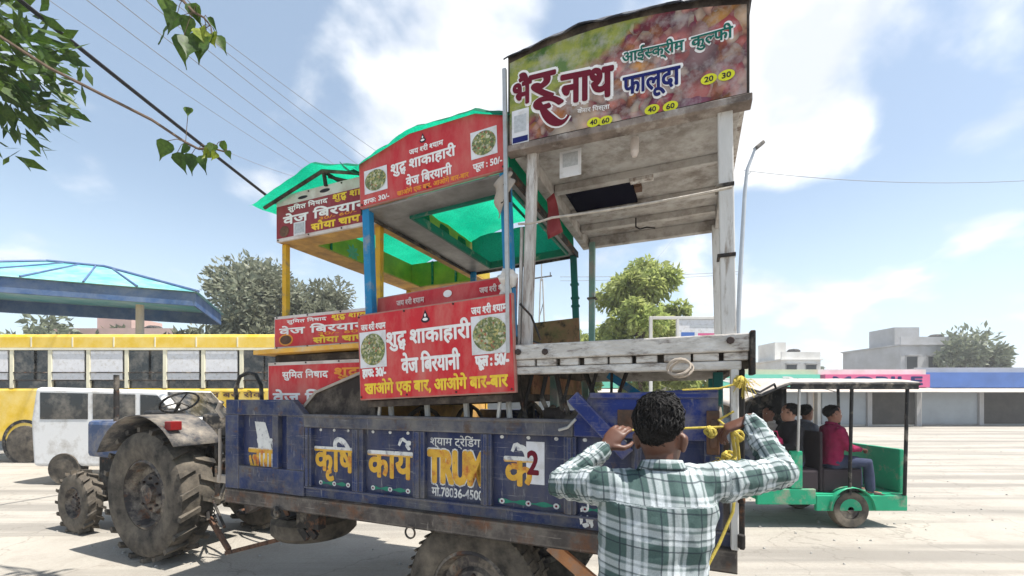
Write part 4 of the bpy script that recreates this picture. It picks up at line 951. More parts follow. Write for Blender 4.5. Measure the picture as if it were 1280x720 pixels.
# ropes
def rope(name, m_, pts, r, label, sag=0.0, n=20, cat='rope', twist=True):
    pts = [Vector(p) for p in pts]; out = []
    for a, b_ in zip(pts, pts[1:]):
        k = max(2, int(n * (b_ - a).length))
        for i in range(k):
            t = i / k; out.append(a.lerp(b_, t) + Vector((0, 0, -sag * 4 * t * (1 - t))))
    out.append(pts[-1])
    m = MB(); base = out[-1].copy(); m.tube([p - base for p in out], r, 7)
    o = m.build(name, m_); o.location = base
    return tag(o, label, cat)
rope('tie_rope', 'rope_pale', [W(plx(648, 2.15), 2.15, plz(648, 280, 2.15)), W(plx(690, 2.14), 2.14, plz(690, 272, 2.14)), W(plx(915, 2.13), 2.13, plz(915, 234, 2.13))], .006, 'thin pale rope stretched across the front of the ice cream cart posts', .01)
rope('lashing_wire', 'dark_iron', [W(plx(650, 2.18), 2.18, plz(650, 380, 2.18)), W(plx(664, 2.17), 2.17, plz(664, 395, 2.17)), W(plx(676, 2.18), 2.18, plz(676, 425, 2.18))], .006, 'dark wire wound round the foot of the left wooden post', 0, 30)
# ------------------------------------------------------------------ tractor
KO = (-5.7, 3.3, 0.0)
tractor = thing('farm_tractor', 'dark tractor with huge lugged rear tyres hitched to the trailer, at the left edge', 'tractor', W(KO[0], KO[1], 0), (0, 0, TH))
def kp(name, m, fn, bevel=.006, parent=None, solid=0): return part(name, m, parent or tractor, fn, bevel, KO, solid)
RA = -5.12
wheel(tractor, KO, (RA, 2.72, .68), .645, .36, 'rear_wheel', lug=20, rimr=.55); wheel(tractor, KO, (RA, 3.90, .68), .645, .36, 'rear_wheel', lug=20, rimr=.55, face=1)
wheel(tractor, KO, (-7.0, 2.85, .37), .36, .17, 'front_wheel', lug=16, rimr=.55); wheel(tractor, KO, (-7.0, 3.75, .37), .36, .17, 'front_wheel', lug=16, rimr=.55, face=1)
for s, y0, y1 in ((1, 2.50, 2.95), (-1, 3.68, 4.12)):
    def fend(m):
        n = 14; a0, a1 = R(40), R(150)
        pts = [(RA + .80 * math.cos(a0 + (a1 - a0) * k / n), .68 + .80 * math.sin(a0 + (a1 - a0) * k / n)) for k in range(n + 1)]
        m.grid(lambda u, v: (pts[round(u * n)][0], y0 + (y1 - y0) * v, pts[round(u * n)][1]), n, 1)
        yy = y1 if s > 0 else y0
        for (xa, za), (xb, zb) in zip(pts, pts[1:]): m.add([(xa, yy, za), (xb, yy, zb), (xb, yy, .95), (xa, yy, .95)], [(0, 1, 2, 3)])
    f = kp('fender', 'fender_grey', fend, 0, None, .008)
    kp('tail_lamp', 'lamp_red', lambda m: m.box(RA + .42, RA + .52, y0 + .03, y0 + .13, 1.345, 1.43), .006)
kp('rear_axle', 'dark_iron', lambda m: (m.tube([(RA, 2.6, .68), (RA, 4.0, .68)], .10, 12), m.box(RA - .35, RA + .28, 3.08, 3.52, .48, .95)))
kp('gearbox', 'dark_iron', lambda m: m.box(-6.2, RA - .352, 3.12, 3.48, .45, .88))
kp('bonnet', 'tractor_paint', lambda m: m.box(-7.35, -6.15, 3.05, 3.55, .885, 1.36), .05)
kp('engine', 'dark_iron', lambda m: m.box(-7.2, -6.205, 3.12, 3.48, .45, .88))
kp('front_axle', 'dark_iron', lambda m: m.box(-7.05, -6.95, 2.8, 3.8, .33, .42))
kp('grille', 'black_plastic', lambda m: m.box(-7.365, -7.352, 3.12, 3.48, .92, 1.28))
kp('exhaust', 'dark_iron', lambda m: m.tube([(-6.8, 3.12, 1.3), (-6.8, 3.12, 1.95)], .03, 10), 0)
kp('dashboard', 'black_plastic', lambda m: m.box(-6.20, -6.02, 3.1, 3.5, 1.1, 1.50), .03)
kp('seat', 'black_plastic', lambda m: (m.box(-5.45, -5.02, 3.08, 3.52, 1.12, 1.20), m.box(-5.05, -4.97, 3.08, 3.52, 1.2015, 1.48), m.box(-5.3, -5.15, 3.2, 3.4, .951, 1.119)), .03)
def steer(m):
    c = Vector((-5.82, 3.3, 1.60)); pts = []
    for k in range(25):
        a = 2 * math.pi * k / 24; pts.append(c + Vector((.20 * math.cos(a) * .80, .20 * math.sin(a), .20 * math.cos(a) * .6)))
    m.tube(pts, .014, 6, False)
    for k in (0, 8, 16): m.tube([c, pts[k]], .009, 5)
    m.tube([c, (-6.05, 3.3, 1.30)], .02, 8)
kp('steering_wheel', 'black_plastic', steer, 0)
for y, e in ((2.98, 2.585), (3.62, 3.45)):
    kp('lower_link', 'rusty', lambda m: m.bar((RA + .25, y, .50), (-3.84, e, .285), .03, .06), .004)
    kp('lift_rod', 'dark_iron', lambda m: m.tube([(RA + .3, y, .98), (-4.45, (y + e) / 2, .44)], .018, 8), 0)
    kp('stay_bracket', 'dark_iron', lambda m: (m.box(-4.72, -4.62, y - .03, y + .03, .62, 1.16), m.tube([(-4.67, y, 1.13), (-4.60, y - .1, .80), (-4.45, y - .15, .62), (-4.2, y - .2, .40)], .014, 6)), .004)
kp('hydraulic_hose', 'black_plastic', lambda m: [m.tube([(-4.83, 3.2 + .05 * k, .95), (-4.5, 3.1 - .1 * k, .72 - .08 * k), (-4.1, 3.0, .80), (-3.6, 2.95, .98 + .05 * k), (-3.36, 2.8 - .1 * k, 1.2)], .014, 6) for k in range(3)], 0)
def chain(m, a, b, sag, n):
    a, b = Vector(a), Vector(b)
    for k in range(n):
        t = (k + .5) / n; c = a.lerp(b, t) - Vector((0, 0, sag * 4 * t * (1 - t))); ring(m, c, .022, .006, 'y' if k % 2 else 'x')
kp('check_chain', 'dark_iron', lambda m: chain(m, (-4.75, 2.98, .62), (-4.02, 2.66, .33), .10, 20), 0)
tp('guard_loop', 'black_plastic', lambda m: m.tube([(-3.31, 2.5, 1.60), (-3.32, 2.5, 1.76), (-3.38, 2.5, 1.85), (-3.48, 2.5, 1.87), (-3.58, 2.5, 1.84), (-3.635, 2.5, 1.74), (-3.62, 2.5, 1.60), (-3.5, 2.5, 1.50), (-3.31, 2.5, 1.47)], .016, 8), 0)
tp('front_corner_fitting', 'pale_edge', lambda m: (m.tube([(-3.36, 2.22, 1.50), (-3.40, 2.2, 1.57), (-3.36, 2.2, 1.63)], .02, 8), m.box(-3.42, -3.301, 2.2, 2.24, 1.0, 1.06), m.tube([(-3.38, 2.2, 1.02), (-3.38, 2.2, 1.42)], .011, 8)), .004)
# ------------------------------------------------------------------ trees
def tree(name, label, loc, h, trunk_h, crown, leaf, n, m_, r0=.2, clumps=26, seed=1, flat=.8, cat='tree', group=None, droop=.0, cr=(.24, .44), taper=.45):
    rnd = random.Random(seed)
    t = thing(name, label, cat, loc, (0, 0, 0), group)
    cx, cz = crown                                   # crown half width, half height
    tr = MB(); top = Vector((rnd.uniform(-.3, .3), rnd.uniform(-.3, .3), h - cz))
    tr.tube([(0, 0, -.1), (rnd.uniform(-.1, .1), 0, trunk_h * .5), top * .7 + Vector((0, 0, 0)), top], [r0, r0 * .8, r0 * .55, r0 * .3], 8)
    cl = []
    for k in range(clumps):
        while True:
            p = Vector((rnd.uniform(-1, 1), rnd.uniform(-1, 1), rnd.uniform(-1, 1)))
            if .25 < p.length < 1: break
        p = Vector((p.x * cx, p.y * cx, p.z * cz)) * (.92 if k % 4 else .78)
        if p.z > 0: p.x *= 1 - taper * p.z / cz; p.y *= 1 - taper * p.z / cz
        c = Vector((0, 0, h - cz)) + p
        cl.append((c, rnd.uniform(*cr) * cx))
        b0 = top * rnd.uniform(.55, .95)
        tr.tube([b0, b0.lerp(c, .5) + Vector((0, 0, .08 * h * rnd.random())), c], [r0 * .28, r0 * .16, r0 * .05], 5)
    tr.build('trunk', 'bark', t)
    vs = []; fs = []
    for i in range(n):
        c, r = cl[rnd.randrange(len(cl))]
        d = Vector((rnd.gauss(0, 1), rnd.gauss(0, 1), rnd.gauss(0, flat))).normalized() * r * (rnd.random() ** .45) * 1.05
        p = c + d; s = leaf * rnd.uniform(.6, 1.25)
        a = (d.normalized() + Vector((rnd.gauss(0, .6), rnd.gauss(0, .6), rnd.gauss(0, .5) - droop))).normalized()
        b = a.cross(Vector((rnd.gauss(0, 1), rnd.gauss(0, 1), rnd.gauss(0, 1)))).normalized()
        q = len(vs); vs += [p - a * s, p + b * s * .38, p + a * s, p - b * s * .38]; fs.append((q, q + 1, q + 2, q + 3))
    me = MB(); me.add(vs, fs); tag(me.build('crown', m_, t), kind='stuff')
    return t
tree('leafy_tree', 'bright green feathery tree seen between the posts of the ice cream cart', at(803, 497, 18) * Vector((1, 1, 0)) if False else Vector(((803 - 640) / F * 18, 18, 0)), 7.7, 1.6, (2.9, 3.3), .16, 19000, 'leaf_bright', .16, 44, 3, .6, droop=.5, cr=(.15, .27), taper=.72)
tree('leafy_tree', 'lower light green tree left of the feathery tree, beside the dark green post', Vector(((735 - 640) / F * 21, 21, 0)), 5.2, 1.5, (1.8, 1.8), .16, 9000, 'leaf_bright', .13, 22, 5, .7)
tree('leafy_tree', 'rounded light green tree right of the feathery tree, behind the white notice board', Vector(((868 - 640) / F * 19, 19.6, 0)), 5.0, 1.3, (1.8, 1.8), .16, 9000, 'leaf_bright', .13, 22, 6, .7)
tree('broad_tree', 'large grey green tree behind the yellow post at the left', Vector(((322 - 640) / F * 22, 22, 0)), 8.6, 2.5, (2.9, 2.9), .17, 17000, 'leaf_grey', .25, 36, 11, .8)
tree('broad_tree', 'grey green tree just right of the largest one, behind the biryani cart posts', Vector(((412 - 640) / F * 23.5, 23.5, 0)), 7.9, 2.5, (2.4, 2.6), .17, 14000, 'leaf_grey', .22, 30, 12, .8)
tree('broad_tree', 'small dark tree under the blue canopy behind the yellow bus', Vector(((262 - 640) / F * 19, 19.5, 0)), 4.6, 1.5, (2.2, 1.5), .2, 8000, 'leaf_grey', .16, 20, 13, .8)
k = 0
for x, D, h, w in ((60, 30, 7, 3.2), (150, 34, 8, 3.4), (480, 46, 6.0, 3.8), (560, 52, 6, 4), (620, 50, 5.2, 3.6), (700, 48, 5.4, 3.4), (930, 60, 6.2, 3.6), (1005, 66, 6.6, 4.2), (1120, 46, 7, 3.6), (1200, 40, 7.5, 3.8)):
    k += 1
    tree('far_tree', ['hazy green tree far behind the vehicles at the far left edge', 'hazy green tree far left of the blue canopy', 'distant tree low behind the red menu boards of the left cart', 'distant tree low behind the biryani menu board', 'distant tree seen under the left end of the wooden deck', 'distant tree behind the tall electricity pylon', 'distant tree behind the shop row left of the white building', 'distant tree rising just right of the white building', 'distant tree right of the auto rickshaw behind the shops', 'distant tree at the far right edge behind the shops'][k - 1],
         Vector(((x - 640) / F * D, D, 0)), h, 1.5, (w, h * .42), .34, 3500, 'leaf_far', .2, 18, 40 + k, .8, group='far trees')
# the tree overhead: trunk left of the picture, two twigs hanging into it
def big_leaf(s, rnd):
    half = [(.001, 0), (.30, .08), (.43, .28), (.37, .50), (.20, .76), (.06, 1.0), (.004, 1.24)]; cv = rnd.uniform(-.5, .6); cp = rnd.uniform(.1, .55); V = []
    for x, y in half:
        bend = cv * y * y * .35
        for sx_ in (-1, -.5, 0, .5, 1): V.append((x * sx_ * s, (bend - cp * abs(x * sx_) + .03 * math.sin(9 * y + 3 * sx_)) * s, -y * s))
    return V, [(r * 5 + c, r * 5 + c + 1, (r + 1) * 5 + c + 1, (r + 1) * 5 + c) for r in range(6) for c in range(4)]
def twig(name, label, pts, leaves, seed):
    rnd = random.Random(seed); base = Vector(pts[0])
    t = thing(name, label, 'branch', base)
    m = MB(); m.tube([Vector(p) - base for p in pts], [.016 - .010 * i / (len(pts) - 1) for i in range(len(pts))], 6); m.build('stem', 'bark', t)
    for x, y, D, s, rz, tilt, lit in leaves:
        p = at(x, y, D) - base; me = MB(); me.add(*big_leaf(s, rnd)); me.sm = True
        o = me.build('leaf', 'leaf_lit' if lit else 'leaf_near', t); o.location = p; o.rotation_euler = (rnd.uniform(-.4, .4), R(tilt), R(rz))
        st = MB(); q = min((Vector(a) - base for a in pts), key=lambda a: (a - p).length); st.tube([p, p.lerp(q, .5) + Vector((0, 0, .02)), q], .003, 4); st.build('petiole', 'bark', t)
    return t
TD = 3.4
twig('leafy_twig', 'twig of pointed green leaves hanging in at the top left corner', [at(100, -60, TD + .6), at(170, -25, TD + .2), at(228, 0, TD), at(242, 15, TD), at(255, 22, TD), at(263, 32, TD)],
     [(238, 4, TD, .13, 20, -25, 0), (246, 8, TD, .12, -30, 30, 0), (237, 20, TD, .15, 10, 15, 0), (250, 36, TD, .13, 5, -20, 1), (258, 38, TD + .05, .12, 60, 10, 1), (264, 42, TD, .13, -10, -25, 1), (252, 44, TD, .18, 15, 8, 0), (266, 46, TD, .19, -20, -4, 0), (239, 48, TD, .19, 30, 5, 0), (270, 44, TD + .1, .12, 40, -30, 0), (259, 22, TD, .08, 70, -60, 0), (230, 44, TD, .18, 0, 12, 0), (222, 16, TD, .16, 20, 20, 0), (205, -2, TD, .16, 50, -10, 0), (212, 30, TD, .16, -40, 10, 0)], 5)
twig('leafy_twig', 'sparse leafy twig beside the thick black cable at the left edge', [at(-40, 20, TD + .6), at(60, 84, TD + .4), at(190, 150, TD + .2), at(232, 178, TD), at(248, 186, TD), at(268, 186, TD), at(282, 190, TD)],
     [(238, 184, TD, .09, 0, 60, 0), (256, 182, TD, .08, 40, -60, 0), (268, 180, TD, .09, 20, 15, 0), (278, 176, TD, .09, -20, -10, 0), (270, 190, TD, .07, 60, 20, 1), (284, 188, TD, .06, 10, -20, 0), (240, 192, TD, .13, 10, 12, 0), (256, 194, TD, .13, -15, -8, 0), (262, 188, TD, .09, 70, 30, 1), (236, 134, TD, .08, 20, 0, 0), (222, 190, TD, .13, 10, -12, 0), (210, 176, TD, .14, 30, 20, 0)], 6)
tree('shade_tree', 'tall leafy tree leaning in from beyond the left edge', Vector((-7.6, 3.6, 0)), 8.2, 3, (2.5, 2.3), .13, 9000, 'leaf_near', .24, 30, 21, .8)
# ------------------------------------------------------------------ wires, poles
def wire(a, b, r, label, sag=.25, m_='cable_grey', name='overhead_wire'):
    n = 22; pts = [a.lerp(b, i / n) - Vector((0, 0, sag * 4 * (i / n) * (1 - i / n))) for i in range(n + 1)]
    base = pts[-1]; m = MB(); m.tube([p - base for p in pts], r, 5); o = m.build(name, m_); o.location = base
    tag(o, label, 'cable', 'overhead wires')
wd_ = ['topmost of the thin wires crossing the sky at the left', 'second from the top of the thin wires at the left', 'third from the top of the thin wires at the left', 'fourth from the top of the thin wires at the left', 'fifth from the top of the thin wires at the left', 'lowest and faintest of the thin wires at the left']
for (p, q, r_), l in zip((((265, 30), (480, 190), .010), ((265, 42), (475, 205), .010), ((262, 55), (440, 195), .011), ((250, 72), (425, 205), .011), ((235, 86), (405, 210), .011), ((238, 112), (395, 215), .008)), wd_):
    dx, dy = q[0] - p[0], q[1] - p[1]
    wire(at(p[0] - dx * 1.7, p[1] - dy * 1.7, 7), at(q[0] + dx * .3, q[1] + dy * .3, 24), r_, 'thin grey overhead wire, ' + l)
wire(at(-60, -68, 4.4), at(360, 265, 9), .028, 'thick black cable slanting down to the green roof of the left cart', .02, 'cable_black', 'thick_cable')
wire(at(285, 190, 20), at(470, 235, 30), .012, 'faint sagging wire under the others behind the left cart roof', .5)
wire(at(930, 213, 14), at(1280, 226, 14), .010, 'thin wire running right from the street lamp', .2)
wire(at(700, 346, 26), at(930, 339, 26), .016, 'upper of two dark wires behind the ice cream cart', .1); wire(at(700, 351, 26.5), at(930, 342, 26.5), .014, 'lower of two dark wires behind the ice cream cart', .1)
wire(at(760, 390, 22), at(845, 295, 34), .010, 'slanting wire above the feathery tree', .1)
pl_ = thing('pylon', 'slim lattice electricity pole with two cross arms beside the wooden post', 'utility pole', Vector(((677 - 640) / F * 42, 42, 0)))
part('mast', 'concrete_pole', pl_, lambda m: (m.tube([(-.5, 0, 0), (-.1, 0, 13.2)], [.12, .07], 6), m.tube([(.6, 0, 0), (.1, 0, 13.2)], [.12, .07], 6), m.tube([(0, 0, 13), (0, 0, 15.2)], .06, 6)))
for z, w in ((14.6, .95), (13.2, 1.0)):
    part('cross_arm', 'dark_iron', pl_, lambda m: (m.bar((-w, 0, z), (w, 0, z + .3), .1, .12), m.tube([(-w * .8, 0, z), (-w * .8, 0, z + .35)], .05, 5), m.tube([(w * .85, 0, z + .2), (w * .85, 0, z + .65)], .05, 5)))
part('brace', 'dark_iron', pl_, lambda m: [m.tube([(-.45 + .05 * k, 0, 1.8 * k + .5), (.5 - .06 * k, 0, 1.8 * k + 2.0)], .04, 5) for k in range(6)])
lamp = thing('street_lamp', 'slender grey street lamp right of the ice cream cart', 'street lamp', at(916, HZ, 12) * Vector((1, 1, 0)))
lb0 = lamp.location
part('pole', 'galvanised', lamp, lambda m: m.tube([(0, 0, 0), at(925, 350, 12) - lb0, at(931, 240, 12) - lb0, at(934, 212, 12) - lb0, at(943, 188, 12) - lb0, at(947, 182, 12) - lb0], [.075, .06, .05, .045, .035, .03], 10))
part('lamp_head', 'fender_grey', lamp, lambda m: m.bar(at(944, 186, 12) - lb0, at(954, 178, 12) - lb0, .16, .10), .02)
part('bracket', 'galvanised', lamp, lambda m: m.tube([at(931, 222, 12) - lb0, at(938, 215, 12) - lb0], .02, 6))
# ------------------------------------------------------------------ background buildings
def shop(name, label, x0, x1, y, h, wallm, signm, signtext=None, roller=True, tcol='white_print'):
    cx = (x0 + x1) / 2; t = thing(name, label, 'shop', (cx, y, 0)); w = (x1 - x0) / 2
    part('wall', wallm, t, lambda m: m.box(-w, w, .3, 5, 0, h))
    part('parapet', wallm, t, lambda m: m.box(-w - .1, w + .1, .15, .2995, h - .25, h + .05))
    s = part('sign_band', signm, t, lambda m: m.box(-w + .05, w - .05, -.25, .149, 2.25, h - .26))
    if signtext: text('lettering', signtext, tcol, s, -w + .5, w - .5, 2.4, h - .4, -.26, .05)
    n = max(2, int(w * 2 / 2.8))
    for k in range(n):
        a = -w + .2 + k * (2 * w - .4) / n; b_ = a + (2 * w - .4) / n - .3
        part('shop_front', 'shop_dark' if k % 2 else 'shutter', t, lambda m: m.box(a, b_, .2, .29, .1, 2.2))
        part('shop_frame', 'wall_grey', t, lambda m: (m.box(b_ + .02, b_ + .28, .1, .2995, 0, 2.24)))
    part('awning', 'rick_canopy', t, lambda m: m.add([(-w, .14, 2.24), (w, .14, 2.24), (w, -1.2, 1.95), (-w, -1.2, 1.95), (-w, .14, 2.28), (w, .14, 2.28), (w, -1.2, 1.99), (-w, -1.2, 1.99)], [(0, 1, 2, 3), (7, 6, 5, 4), (3, 2, 6, 7), (0, 4, 5, 1), (0, 3, 7, 4), (1, 5, 6, 2)]))
    return t
shop('shop_building', 'low shop with a long mint green sign behind the auto rickshaw', 9.0, 17.7, 25, 3.25, 'wall_cream', 'mint_sign', 'सुपर स्टोर')
shop('shop_building', 'low shop with a pink sign reading MOBILE behind the auto rickshaw', 17.9, 24.0, 25, 3.25, 'wall_white', 'pink_sign', 'MOBILE', tcol='navy_print')
shop('shop_building', 'low shop with a blue sign at the far right', 24.2, 32.0, 25.6, 3.4, 'wall_grey', 'blue_sign')
shop('shop_building', 'low cream shop with a mint sign half hidden behind the wooden cart', 1.5, 8.8, 27, 3.0, 'wall_cream', 'mint_sign')
shop('shop_building', 'low pink walled shop hidden behind the trailer load', -7.5, 1.2, 30, 3.0, 'wall_pink', 'pink_sign')
def house(name, label, x0, x1, y, h, wallm, rows, cols):
    cx = (x0 + x1) / 2; w = (x1 - x0) / 2; t = thing(name, label, 'building', (cx, y, 0))
    part('wall', wallm, t, lambda m: m.box(-w, w, 0, 7, 0, h))
    part('parapet', wallm, t, lambda m: (m.box(-w - .15, w + .15, -.15, 7.15, h + .001, h + .12), m.box(-w, w, 0, .12, h + .121, h + .8)))
    for r in range(rows):
        for c in range(cols):
            x = -w + (c + .5) * 2 * w / cols; z = 1.0 + r * (h / rows)
            wn_ = part('window', 'window_dark', t, lambda m: m.box(x - .5, x + .5, -.03, -.002, z, z + 1.2))
            part('window_frame', 'wall_grey', wn_, lambda m: (m.box(x - .56, x - .501, -.06, -.002, z - .06, z + 1.26), m.box(x + .501, x + .56, -.06, -.002, z - .06, z + 1.26), m.box(x - .65, x + .65, -.4, -.061, z + 1.27, z + 1.35)))
    part('roof_tank', 'black_plastic', t, lambda m: m.lathe([(.001, 1.2), (.4, 1.15), (.6, 1.0), (.6, 0), (.001, 0)], (w * .3, 2, h + .13), 'z', 16), 0)
    part('stair_room', wallm, t, lambda m: m.box(-w * .7, -w * .1, 2, 5, h + .121, h + 2.0))
    return t
house('white_house', 'white two storey house with a roof parapet above the shop signs', 26.2, 30.0, 42, 5.3, 'wall_white', 2, 2)
house('cream_house', 'pale cream house left of the white house, behind the mint sign', 19.5, 25.5, 45, 4.0, 'wall_cream', 1, 3)
house('grey_house', 'grey block at the far right behind the shops', 36, 44, 40, 6.5, 'wall_grey', 2, 4)
house('pink_house', 'pinkish house at the far left behind the bus', -34, -25, 32, 6, 'wall_pink', 2, 4)
# notice board seen over the deck
nb = thing('notice_board', 'white framed notice board on legs seen above the wooden deck', 'sign', Vector((3.6, 9, 0)))
part('frame', 'wall_white', nb, lambda m: (m.box(-.74, -.68, -.03, .03, 0, 3.35), m.box(.70, .76, -.03, .03, 0, 3.35), m.box(-.679, .699, -.03, .03, 3.29, 3.35), m.box(-.18, -.13, -.03, .03, 2.2, 3.289), m.box(-.679, .699, -.03, .03, 2.10, 2.16)), .006)
pst = part('poster', 'paper', nb, lambda m: m.box(-.128, .698, -.01, .012, 2.161, 3.288))
part('poster_print', 'blue_sign', pst, lambda m: sheet(m, -.08, .20, 2.75, 3.02, -.013)); part('poster_print', 'pink_sign', pst, lambda m: sheet(m, .27, .66, 2.95, 3.0, -.013)); part('poster_print', 'paper_grey', pst, lambda m: (sheet(m, .1, .66, 3.12, 3.17, -.013), sheet(m, .27, .66, 2.85, 2.89, -.013), sheet(m, .27, .6, 2.76, 2.8, -.013)))
# ------------------------------------------------------------------ yellow bus, white van, canopy
bus = thing('yellow_bus', 'yellow bus with dark windows parked behind the tractor', 'bus', Vector((-9.2, 11, 0)))
L0, L1 = -4.6, 3.35
part('body', 'bus_yellow', bus, lambda m: (m.box(L0, L1, 0, 2.3, .55, 1.90)), .06)
part('roof', 'bus_yellow', bus, lambda m: (m.box(L0, L1, 0, 2.3, 2.87, 3.28)), .08)
part('window_band', 'dark_glass', bus, lambda m: m.box(L0 + .06, L1 - .06, .06, 2.24, 1.901, 2.869))
for k in range(9):
    x = L0 + .02 + k * (L1 - L0 - .14) / 8
    part('pillar', 'bus_pale', bus, lambda m: m.box(x, x + .10, .002, .058, 1.901, 2.869), .01)
    if k < 8:
        w_ = (L1 - L0 - .14) / 8
        pn = part('window_pane', 'paper' if k % 3 != 1 else 'dark_glass', bus, lambda m: m.box(x + .105, x + w_ * (.62 if k % 3 == 1 else .93), .02, .05, 2.12, 2.86), 0)
        part('window_bar', 'dark_iron', bus, lambda m: [m.tube([(x + .1, .01, z), (x + w_, .01, z)], .014, 5) for z in (2.1, 2.3)], 0)
part('roof_rib', 'bus_pale', bus, lambda m: [m.box(L0 + .5 + k * 1.05, L0 + .53 + k * 1.05, -.012, -.001, 2.95, 3.2) for k in range(8)] + [m.box(L0, L1, -.014, -.001, 2.87, 2.93)])
text('lettering', 'स्कूल बस सेवा', 'rusty', bus, 1.0, 2.9, 1.62, 1.84, -.006, .03)
for x in (-3.2, 2.0):
    part('wheel', 'tyre', bus, lambda m: m.lathe([(.001, -.04), (.25, -.04), (.3, -.02), (.46, -.02), (.48, .04), (.48, .20), (.001, .20)], (x, .0, .48), 'y', 24))
    part('wheel_arch', 'black_plastic', bus, lambda m: m.lathe([(.50, -.012), (.58, -.012), (.58, .012), (.50, .012)], (x, 0, .52), 'y', 28))
van = thing('white_van', 'white van with dark windows parked between the tractor and the yellow bus', 'van', Vector((-7.35, 8.2, 0)))
vp = [(-1.75, .35), (1.75, .35), (1.85, .75), (1.72, 1.02), (1.15, 1.22), (.62, 1.80), (-1.7, 1.86), (-1.8, 1.2)]
part('body', 'car_white', van, lambda m: m.prism(vp, 0, 1.5), .06)
part('windscreen', 'dark_glass', van, lambda m: m.add([(1.10, .10, 1.28), (1.10, 1.4, 1.28), (.68, 1.35, 1.76), (.68, .15, 1.76), (1.12, .10, 1.29), (1.12, 1.4, 1.29), (.70, 1.35, 1.775), (.70, .15, 1.775)], [(0, 1, 2, 3), (4, 7, 6, 5), (0, 4, 5, 1), (1, 5, 6, 2), (2, 6, 7, 3), (3, 7, 4, 0)]))
part('side_window', 'dark_glass', van, lambda m: m.prism([(.30, 1.25), (1.0, 1.25), (.62, 1.70), (.30, 1.72)], -.008, .01)); part('side_window', 'dark_glass', van, lambda m: m.prism([(-.6, 1.25), (.2, 1.25), (.2, 1.72), (-.6, 1.74)], -.008, .01)); part('side_window', 'dark_glass', van, lambda m: m.prism([(-1.6, 1.25), (-.7, 1.25), (-.7, 1.74), (-1.6, 1.76)], -.008, .01))
part('headlight', 'paper', van, lambda m: m.box(1.70, 1.79, .08, .40, .80, .98), .02); part('bumper', 'black_plastic', van, lambda m: m.box(1.6, 1.95, -.02, 1.52, .38, .58), .03)
part('door_handle', 'black_plastic', van, lambda m: m.box(-.1, .08, -.03, -.002, 1.08, 1.11), .005)
for x in (-1.15, 1.15):
    part('wheel', 'tyre', van, lambda m: m.lathe([(.001, -.01), (.18, -.01), (.2, .0), (.29, -.02), (.31, .03), (.31, .16), (.001, .16)], (x, .0, .31), 'y', 22))
part('mirror', 'black_plastic', van, lambda m: m.box(.92, 1.02, -.2, -.02, 1.28, 1.46), .02)
cn = thing('roadside_canopy', 'blue edged canopy with sloping teal roof at the left edge', 'canopy', Vector((-13.75, 13.0, 0)), (0, 0, R(24)))
cw, cz0, cz1 = 4.1 - .6, 5.05, 5.35
part('fascia', 'canopy_blue', cn, lambda m: (m.box(-cw, cw, -.06, 0, cz0 - .35, cz0 + .1), m.box(cw - .06, cw, .001, 4, cz0 - .35, cz0 + .1), m.box(-cw, -cw + .06, .001, 4, cz0 - .35, cz0 + .1), m.box(-cw, cw, 4.001, 4.06, cz0 - .35, cz0 + .1)), .01)
part('roof', 'canopy_teal', cn, lambda m: m.add([(-cw - .1, -.15, cz0 + .11), (cw + .1, -.15, cz0 + .11), (cw + .1, 4.15, cz0 + .11), (-cw - .1, 4.15, cz0 + .11), (-cw * .3, 2, cz0 + 1.15), (cw * .3 - .6, 2, cz0 + 1.15)], [(0, 1, 5, 4), (1, 2, 5), (2, 3, 4, 5), (3, 0, 4), (3, 2, 1, 0)]))
part('roof_rib', 'canopy_blue', cn, lambda m: [m.tube([a, b_], .05, 6) for a, b_ in (((cw + .1, -.15, cz0 + .13), (cw * .3 - .6, 2, cz0 + 1.17)), ((-cw - .1, -.15, cz0 + .13), (-cw * .3, 2, cz0 + 1.17)), ((-cw * .3, 2, cz0 + 1.17), (cw * .3 - .6, 2, cz0 + 1.17)))] + [m.tube([(x, -.15, cz0 + .14), (x * .3, 2, cz0 + 1.16)], .03, 6) for x in (-2, -.7, .7, 2)])
for x in (-cw + .4, cw - 1.6):
    part('post', 'concrete_pole', cn, lambda m: m.tube([(x, .4, 0), (x, .4, cz0 - .36)], .11, 10))
# ------------------------------------------------------------------ auto rickshaw
ric = thing('auto_rickshaw', 'green shared auto rickshaw with beige canopy carrying passengers', 'auto rickshaw', Vector((4.16, 5.5, 0)))
RX0 = -1.35
part('floor', 'rick_green', ric, lambda m: (m.box(-1.05, .86, 0, 1.05, .36, .44)), .01)
part('side_panel', 'rick_green', ric, lambda m: (m.box(-1.05, -.30, -.02, .03, .30, .50), m.box(-.299, .86, -.02, .03, .22, .42), m.box(-.62, -.47, -.02, .04, .501, .98)), .012)
part('rear_panel', 'rick_green', ric, lambda m: (m.box(.80, .86, .031, 1.05, .441, 1.0)), .012)
part('front_cowl', 'rick_green', ric, lambda m: m.prism([(-1.06, .36), (-1.45, .5), (-1.52, .8), (-1.36, 1.02), (-1.28, 1.02), (-1.06, .6)], .15, .90), .02)
part('windscreen_frame', 'black_plastic', ric, lambda m: (m.bar((-1.32, .14, 1.0), (-1.05, .08, 1.70), .04, .04), m.bar((-1.32, .91, 1.0), (-1.05, .97, 1.70), .04, .04), m.bar((-1.33, .14, 1.01), (-1.33, .91, 1.01), .04, .04)), .004)
part('windscreen', 'dark_glass', ric, lambda m: m.add([(-1.30, .17, 1.03), (-1.30, .88, 1.03), (-1.06, .94, 1.66), (-1.06, .11, 1.66)], [(0, 1, 2, 3)]), 0, None, .004)
def canopy(u, v):
    x = -1.42 + 2.37 * u; y = -.08 + 1.22 * v
    z = 1.86 + .06 * math.sin(math.pi * v) - (.30 * max(0, .31 - u) / .31) + .008 * noise.noise(Vector((x * 5, y * 5, 0)))
    return (x, y, z)
